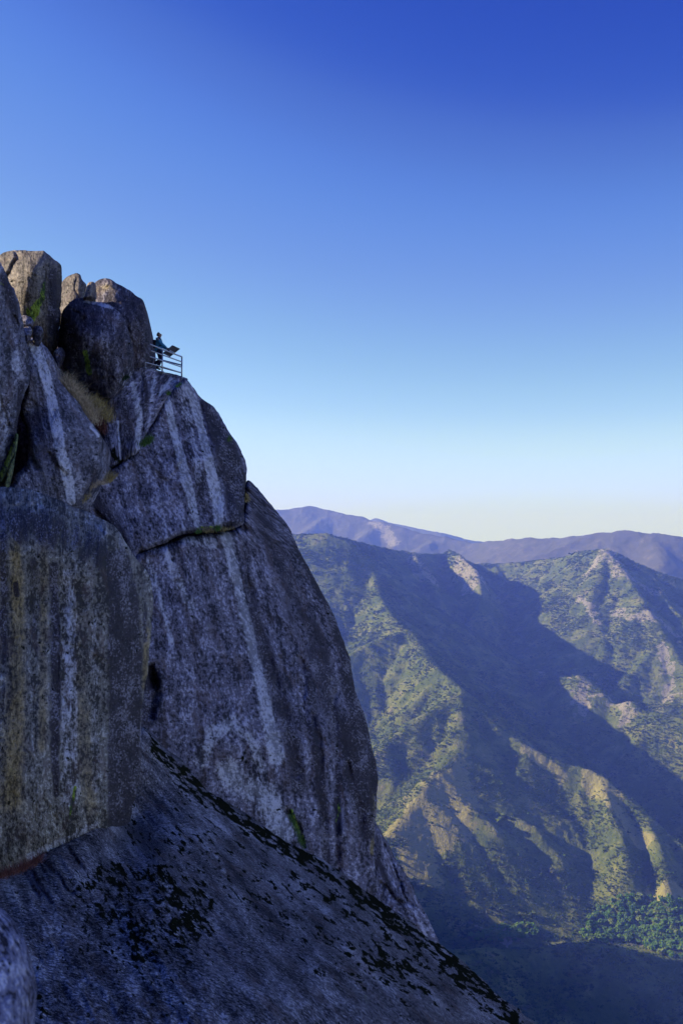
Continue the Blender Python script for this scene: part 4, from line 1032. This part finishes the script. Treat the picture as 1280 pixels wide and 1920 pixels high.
# the backpack hangs from the shoulders: a thing of its own
bp = empty('backpack', root.location.copy()); bp.rotation_euler = root.rotation_euler; bp.scale = root.scale
skin('pack_body', [[(-.13, 0, 1.02, (.10, .12)), (-.15, 0, 1.15, (.12, .15)), (-.14, 0, 1.32, (.115, .14)), (-.09, 0, 1.44, (.08, .10))]], m_pack, bp)
skin('pocket', [[(-.25, 0, 1.06, (.04, .09)), (-.265, 0, 1.20, (.045, .10))]], m_pack, bp, 1)
for s in (1, -1): skin('strap', [[(-.06, .12 * s, 1.44, .02), (.03, .13 * s, 1.53, .02), (.16, .12 * s, 1.44, .02), (.20, .13 * s, 1.30, .018), (.13, .18 * s, 1.13, .016), (-.04, .15 * s, 1.06, .016)]], m_pack, bp, 1)
tag(bp, 'small dark backpack worn by the person in the blue jacket', 'backpack')

# ------------------------------------------------------------------ plants in the cracks
def blade_mat(name, a, b):
    t = NT(name); n_ = t.noise(t.obj(), 9.0, 3)
    return t.done(t.mix(t.rng(n_, .35, .65), a, b), .8, None, .15)
mg_dry = blade_mat('dry_grass', (.42,.32,.19), (.85,.70,.45)); mg_gold = blade_mat('golden_grass', (.34,.26,.09), (.62,.50,.20))
mg_green = blade_mat('green_fern', (.05,.12,.03), (.16,.28,.06)); mg_red = blade_mat('russet_grass', (.10,.035,.025), (.26,.11,.08)); mg_dark = blade_mat('shade_fern', (.01,.03,.01), (.03,.07,.02))  # shade_fern: darker copy of green_fern, the hollows' shade put into its colour
def tuft(name, roots, n, Lpx, m, seed, droop=.6, wpx=.35, spread=5, lean=(0, 0)):
    """roots: (u, v, distance) polyline along which blades stand"""
    rs = np.random.default_rng(seed); V = []; Fs = []
    rp = np.array(roots, float); base = px(*roots[0])
    for i in range(n):
        q = rs.uniform(0, len(rp) - 1); k = min(int(q), len(rp) - 2) if len(rp) > 1 else 0; f = q - k
        a = rp[k] * (1 - f) + rp[min(k + 1, len(rp) - 1)] * f
        km = a[2] / F
        p = np.array(px(a[0] + rs.normal(0, spread), a[1] + rs.normal(0, spread * .7), a[2] - rs.uniform(0, .5))) - np.array(base)
        L = Lpx * km * rs.uniform(.45, 1.15); w_ = wpx * km * rs.uniform(.7, 1.4)
        d = np.array([rs.normal(lean[0], .35), rs.normal(-.1, .35), 1.0 + lean[1]]); d /= np.linalg.norm(d)
        hd = np.array([rs.normal(lean[0] * 2, 1), rs.normal(-.3, 1), 0]); hd /= np.linalg.norm(hd)
        side = np.cross(d, hd); side /= np.linalg.norm(side) + 1e-9; o = len(V)
        S = 4
        for s in range(S + 1):
            t_ = s / S; c = p + d * L * t_ + (hd * .7 + np.array([0, 0, -.55])) * L * droop * t_ * t_ * rs.uniform(.8, 1.2)
            ww = w_ * (1 - t_ * .85)
            V.append(tuple(c - side * ww)); V.append(tuple(c + side * ww))
        for s in range(S): Fs.append((o + 2*s, o + 2*s + 1, o + 2*s + 3, o + 2*s + 2))
    o = link(name, mesh_np(name, V, Fs, True), m); o.location = base
    return o
for nm, roots, n, L, m, sd, sp, lb, ct in [
    ('dry_grass', [(122,718,34.4),(140,740,34.5),(158,765,34.8),(178,792,35.0)], 1500, 36, mg_dry, 1, 6, 'pale dry grass drooping in the gully below the overhanging boulder', 'grass'),
    ('dry_grass', [(172,752,35.6),(190,770,35.8),(206,790,36.2)], 800, 28, mg_gold, 2, 6, 'golden dry grass at the right end of the gully against the rock', 'grass'),
    ('dry_grass', [(182,790,35.6),(196,812,35.8)], 260, 18, mg_red, 3, 5, 'reddish dry grass at the lower tip of the gully', 'grass'),
    ('grass_tuft', [(202,905,34.0),(212,895,34.2)], 220, 24, mg_gold, 4, 3.5, 'golden grass tuft upright at the left end of the long ledge crack', 'grass'),
    ('grass_tuft', [(168,918,33.5),(185,908,33.6),(198,906,33.8)], 200, 13, mg_dry, 5, 3.5, 'brown withered grass low in the crack under the white streaked pillar', 'grass'),
    ('grass_tuft', [(152,944,33),(168,930,33.2)], 140, 11, mg_gold, 6, 3, 'small brown grass patch at the foot of the streaked pillar', 'grass'),
    ('fern_clump', [(264,836,38.5),(276,832,38.5),(282,824,39)], 420, 17, mg_green, 7, 3.2, 'bright green fern clump where the diagonal crack meets the upper wall', 'fern'),
    ('fern_clump', [(315,740,43.5),(318,738,43.6)], 160, 9, mg_green, 8, 1.2, 'tiny green plant midway up the diagonal crack under the railing', 'fern'),
    ('fern_clump', [(330,726,45),(339,721,46)], 100, 7, mg_green, 9, 2, 'tiny green plant at the top end of the diagonal crack', 'fern'),
    ('fern_clump', [(405,993,40.8),(411,992,41)], 240, 12, mg_green, 10, 2.5, 'bright green moss clump on the dark horizontal ledge, right one of the pair', 'fern'),
    ('fern_clump', [(368,999,39.8),(376,997,40)], 130, 9, mg_green, 11, 2, 'smaller green clump on the dark horizontal ledge, left one of the pair', 'fern'),
    ('grass_tuft', [(380,997,40.2),(400,996,40.8),(440,992,42)], 200, 9, mg_gold, 12, 3, 'brown dry tufts lining the dark ledge between upper and lower wall', 'grass'),
    ('fern_clump', [(428,828,49.5),(432,820,50)], 90, 9, mg_green, 13, 2, 'small green tuft on the dark skyline edge of the upper wall', 'fern'),
    ('fern_clump', [(462,942,50.5),(464,930,51)], 120, 11, mg_gold, 14, 2.5, 'yellowish tuft in the notch where the two walls step on the skyline', 'fern'),
    ('fern_clump', [(545,1530,38),(552,1550,38),(562,1575,38.2),(570,1592,38.4)], 380, 13, mg_green, 15, 2.2, 'green ferns in the slanting groove just above the foreground slab', 'fern'),
    ('fern_clump', [(112,705,37),(130,722,36.8),(150,735,36.6)], 500, 18, mg_dark, 16, 6, 'dark green ferns in the shady hollow behind the dry grass', 'fern'),
    ('fern_clump', [(228,712,39.5),(240,708,40)], 200, 11, mg_dark, 17, 3, 'dark green fern in the notch below the two big boulders', 'fern'),
    ('russet_grass', [(-10,1648,12.1),(20,1640,12.3),(50,1628,12.8),(78,1612,13.2)], 900, 28, mg_red, 18, 4, 'russet dry grass along the foot of the buttress at left', 'grass')]:
    o = tuft(nm, roots, n, L, m, sd, spread=sp); tag(o, lb, ct, kind='stuff' if nm != 'fern_clump' else None)

# ------------------------------------------------------------------ trees in the valley, one by one
def trunk_mesh(rs):
    V = []; Fs = []
    tube((V, Fs), (0, 0, -.15), (.02, .02, .30), .045, 6)
    for k in range(4):
        a = rs.uniform(0, 6.28); tube((V, Fs), (.02, .02, .26), (.28 * math.cos(a), .28 * math.sin(a), .62), .022, 5)
    return mesh_np('trunk', V, Fs)
rs = np.random.default_rng(77)
kinds = []
for k in range(5):
    cm = crown_mesh('crown', rs, 60, .62, .78 if k < 3 else 1.15, .62, 1, .21); cm.materials.append(m_grove)
    tm = trunk_mesh(rs); tm.materials.append(m_bark)
    kinds.append((cm, tm))
LAB = ['broad rounded green oak in the sunlit valley grove', 'bushy green oak of the sunlit valley grove', 'low spreading oak of the valley grove',
       'tall narrow green tree in the sunlit valley grove', 'slender pale green tree in the valley grove']
def tree(x, y, s, k, group):
    z = float(HT(np.array([x]), np.array([y]))[0])
    e = empty('oak_tree' if k < 3 else 'tall_tree', (x, y, z)); e.scale = (s, s, s * rs.uniform(.9, 1.2)); e.rotation_euler = (0, 0, rs.uniform(0, 6.28))
    tag(e, (LAB[k] if not group else LAB[k].split(' in the')[0].split(' of the')[0] + group), 'tree', 'trees of the' + (' grove at the right' if not group else ' strip at the valley edge'))
    for nm_, m_ in zip(('crown', 'trunk'), kinds[k]):
        o = bpy.data.objects.new(nm_, m_); col.objects.link(o); o.parent = e
pts = []
tries = 0
def ground_at(u, v):
    """march the sight line to the ground: distance along Y"""
    Y = np.arange(2300, 4600, 12.0); P = PX(np.full(len(Y), u), np.full(len(Y), v), Y)
    h = HT(P[:, 0], P[:, 1]); k = np.argmax(P[:, 2] < h)
    return P[k]
grove = [(1088,1756),(1098,1742),(1112,1712),(1130,1702),(1160,1690),(1190,1686),(1225,1690),(1262,1692),(1300,1700),(1300,1800),(1262,1798),(1232,1790),(1208,1778),(1180,1768),(1140,1772),(1100,1766)]
strip = [(880,1762),(905,1750),(940,1742),(985,1738),(1010,1748),(1000,1760),(960,1768),(920,1772)]
def fill(poly, n, group, smin, smax, mind):
    P = np.array(poly, float); got = []; tr_ = 0
    while len(got) < n and tr_ < n * 60:
        tr_ += 1
        u = rs.uniform(P[:, 0].min(), P[:, 0].max()); v = rs.uniform(P[:, 1].min(), P[:, 1].max())
        if not inside(np.array([u]), np.array([v]), P)[0]: continue
        g_ = ground_at(u, v)
        if any((g_[0] - a[0]) ** 2 + (g_[1] - a[1]) ** 2 < mind ** 2 for a in got): continue
        got.append(g_); tree(g_[0], g_[1], rs.uniform(smin, smax), int(rs.choice(5, p=[.34, .28, .2, .1, .08])), group)
    print('trees', len(got))
fill(grove, 235, '', 8.5, 15.0, 9.5)
fill(strip, 60, ' in the narrow tree strip at the foot of the spur', 8.0, 13.0, 7.5)
print('objects', time.time() - T0)
# ------------------------------------------------------------------ the air
hb = 27000.0
hv = [(-hb, -9000, -1420), (hb, -9000, -1420), (hb, hb, -1420), (-hb, hb, -1420), (-hb, -9000, 720), (hb, -9000, 720), (hb, hb, 720), (-hb, hb, 720)]
hf = [(0,3,2,1), (4,5,6,7), (0,1,5,4), (1,2,6,5), (2,3,7,6), (3,0,4,7)]
hm = bpy.data.materials.new('haze_air'); hm.use_nodes = True
hn = hm.node_tree.nodes; hn.clear()
ho = hn.new('ShaderNodeOutputMaterial'); pv = hn.new('ShaderNodeVolumePrincipled')
pv.inputs['Color'].default_value = (.165, .26, 1.0, 1); pv.inputs['Density'].default_value = 7.4e-5
pv.inputs['Absorption Color'].default_value = (1, 1, 1, 1)
pv.inputs['Anisotropy'].default_value = 0.1
hm.node_tree.links.new(pv.outputs[0], ho.inputs['Volume'])
haze = link('haze', mesh_np('haze', hv, hf, False), hm)
tag(haze, kind='stuff')
print('done', time.time() - T0)
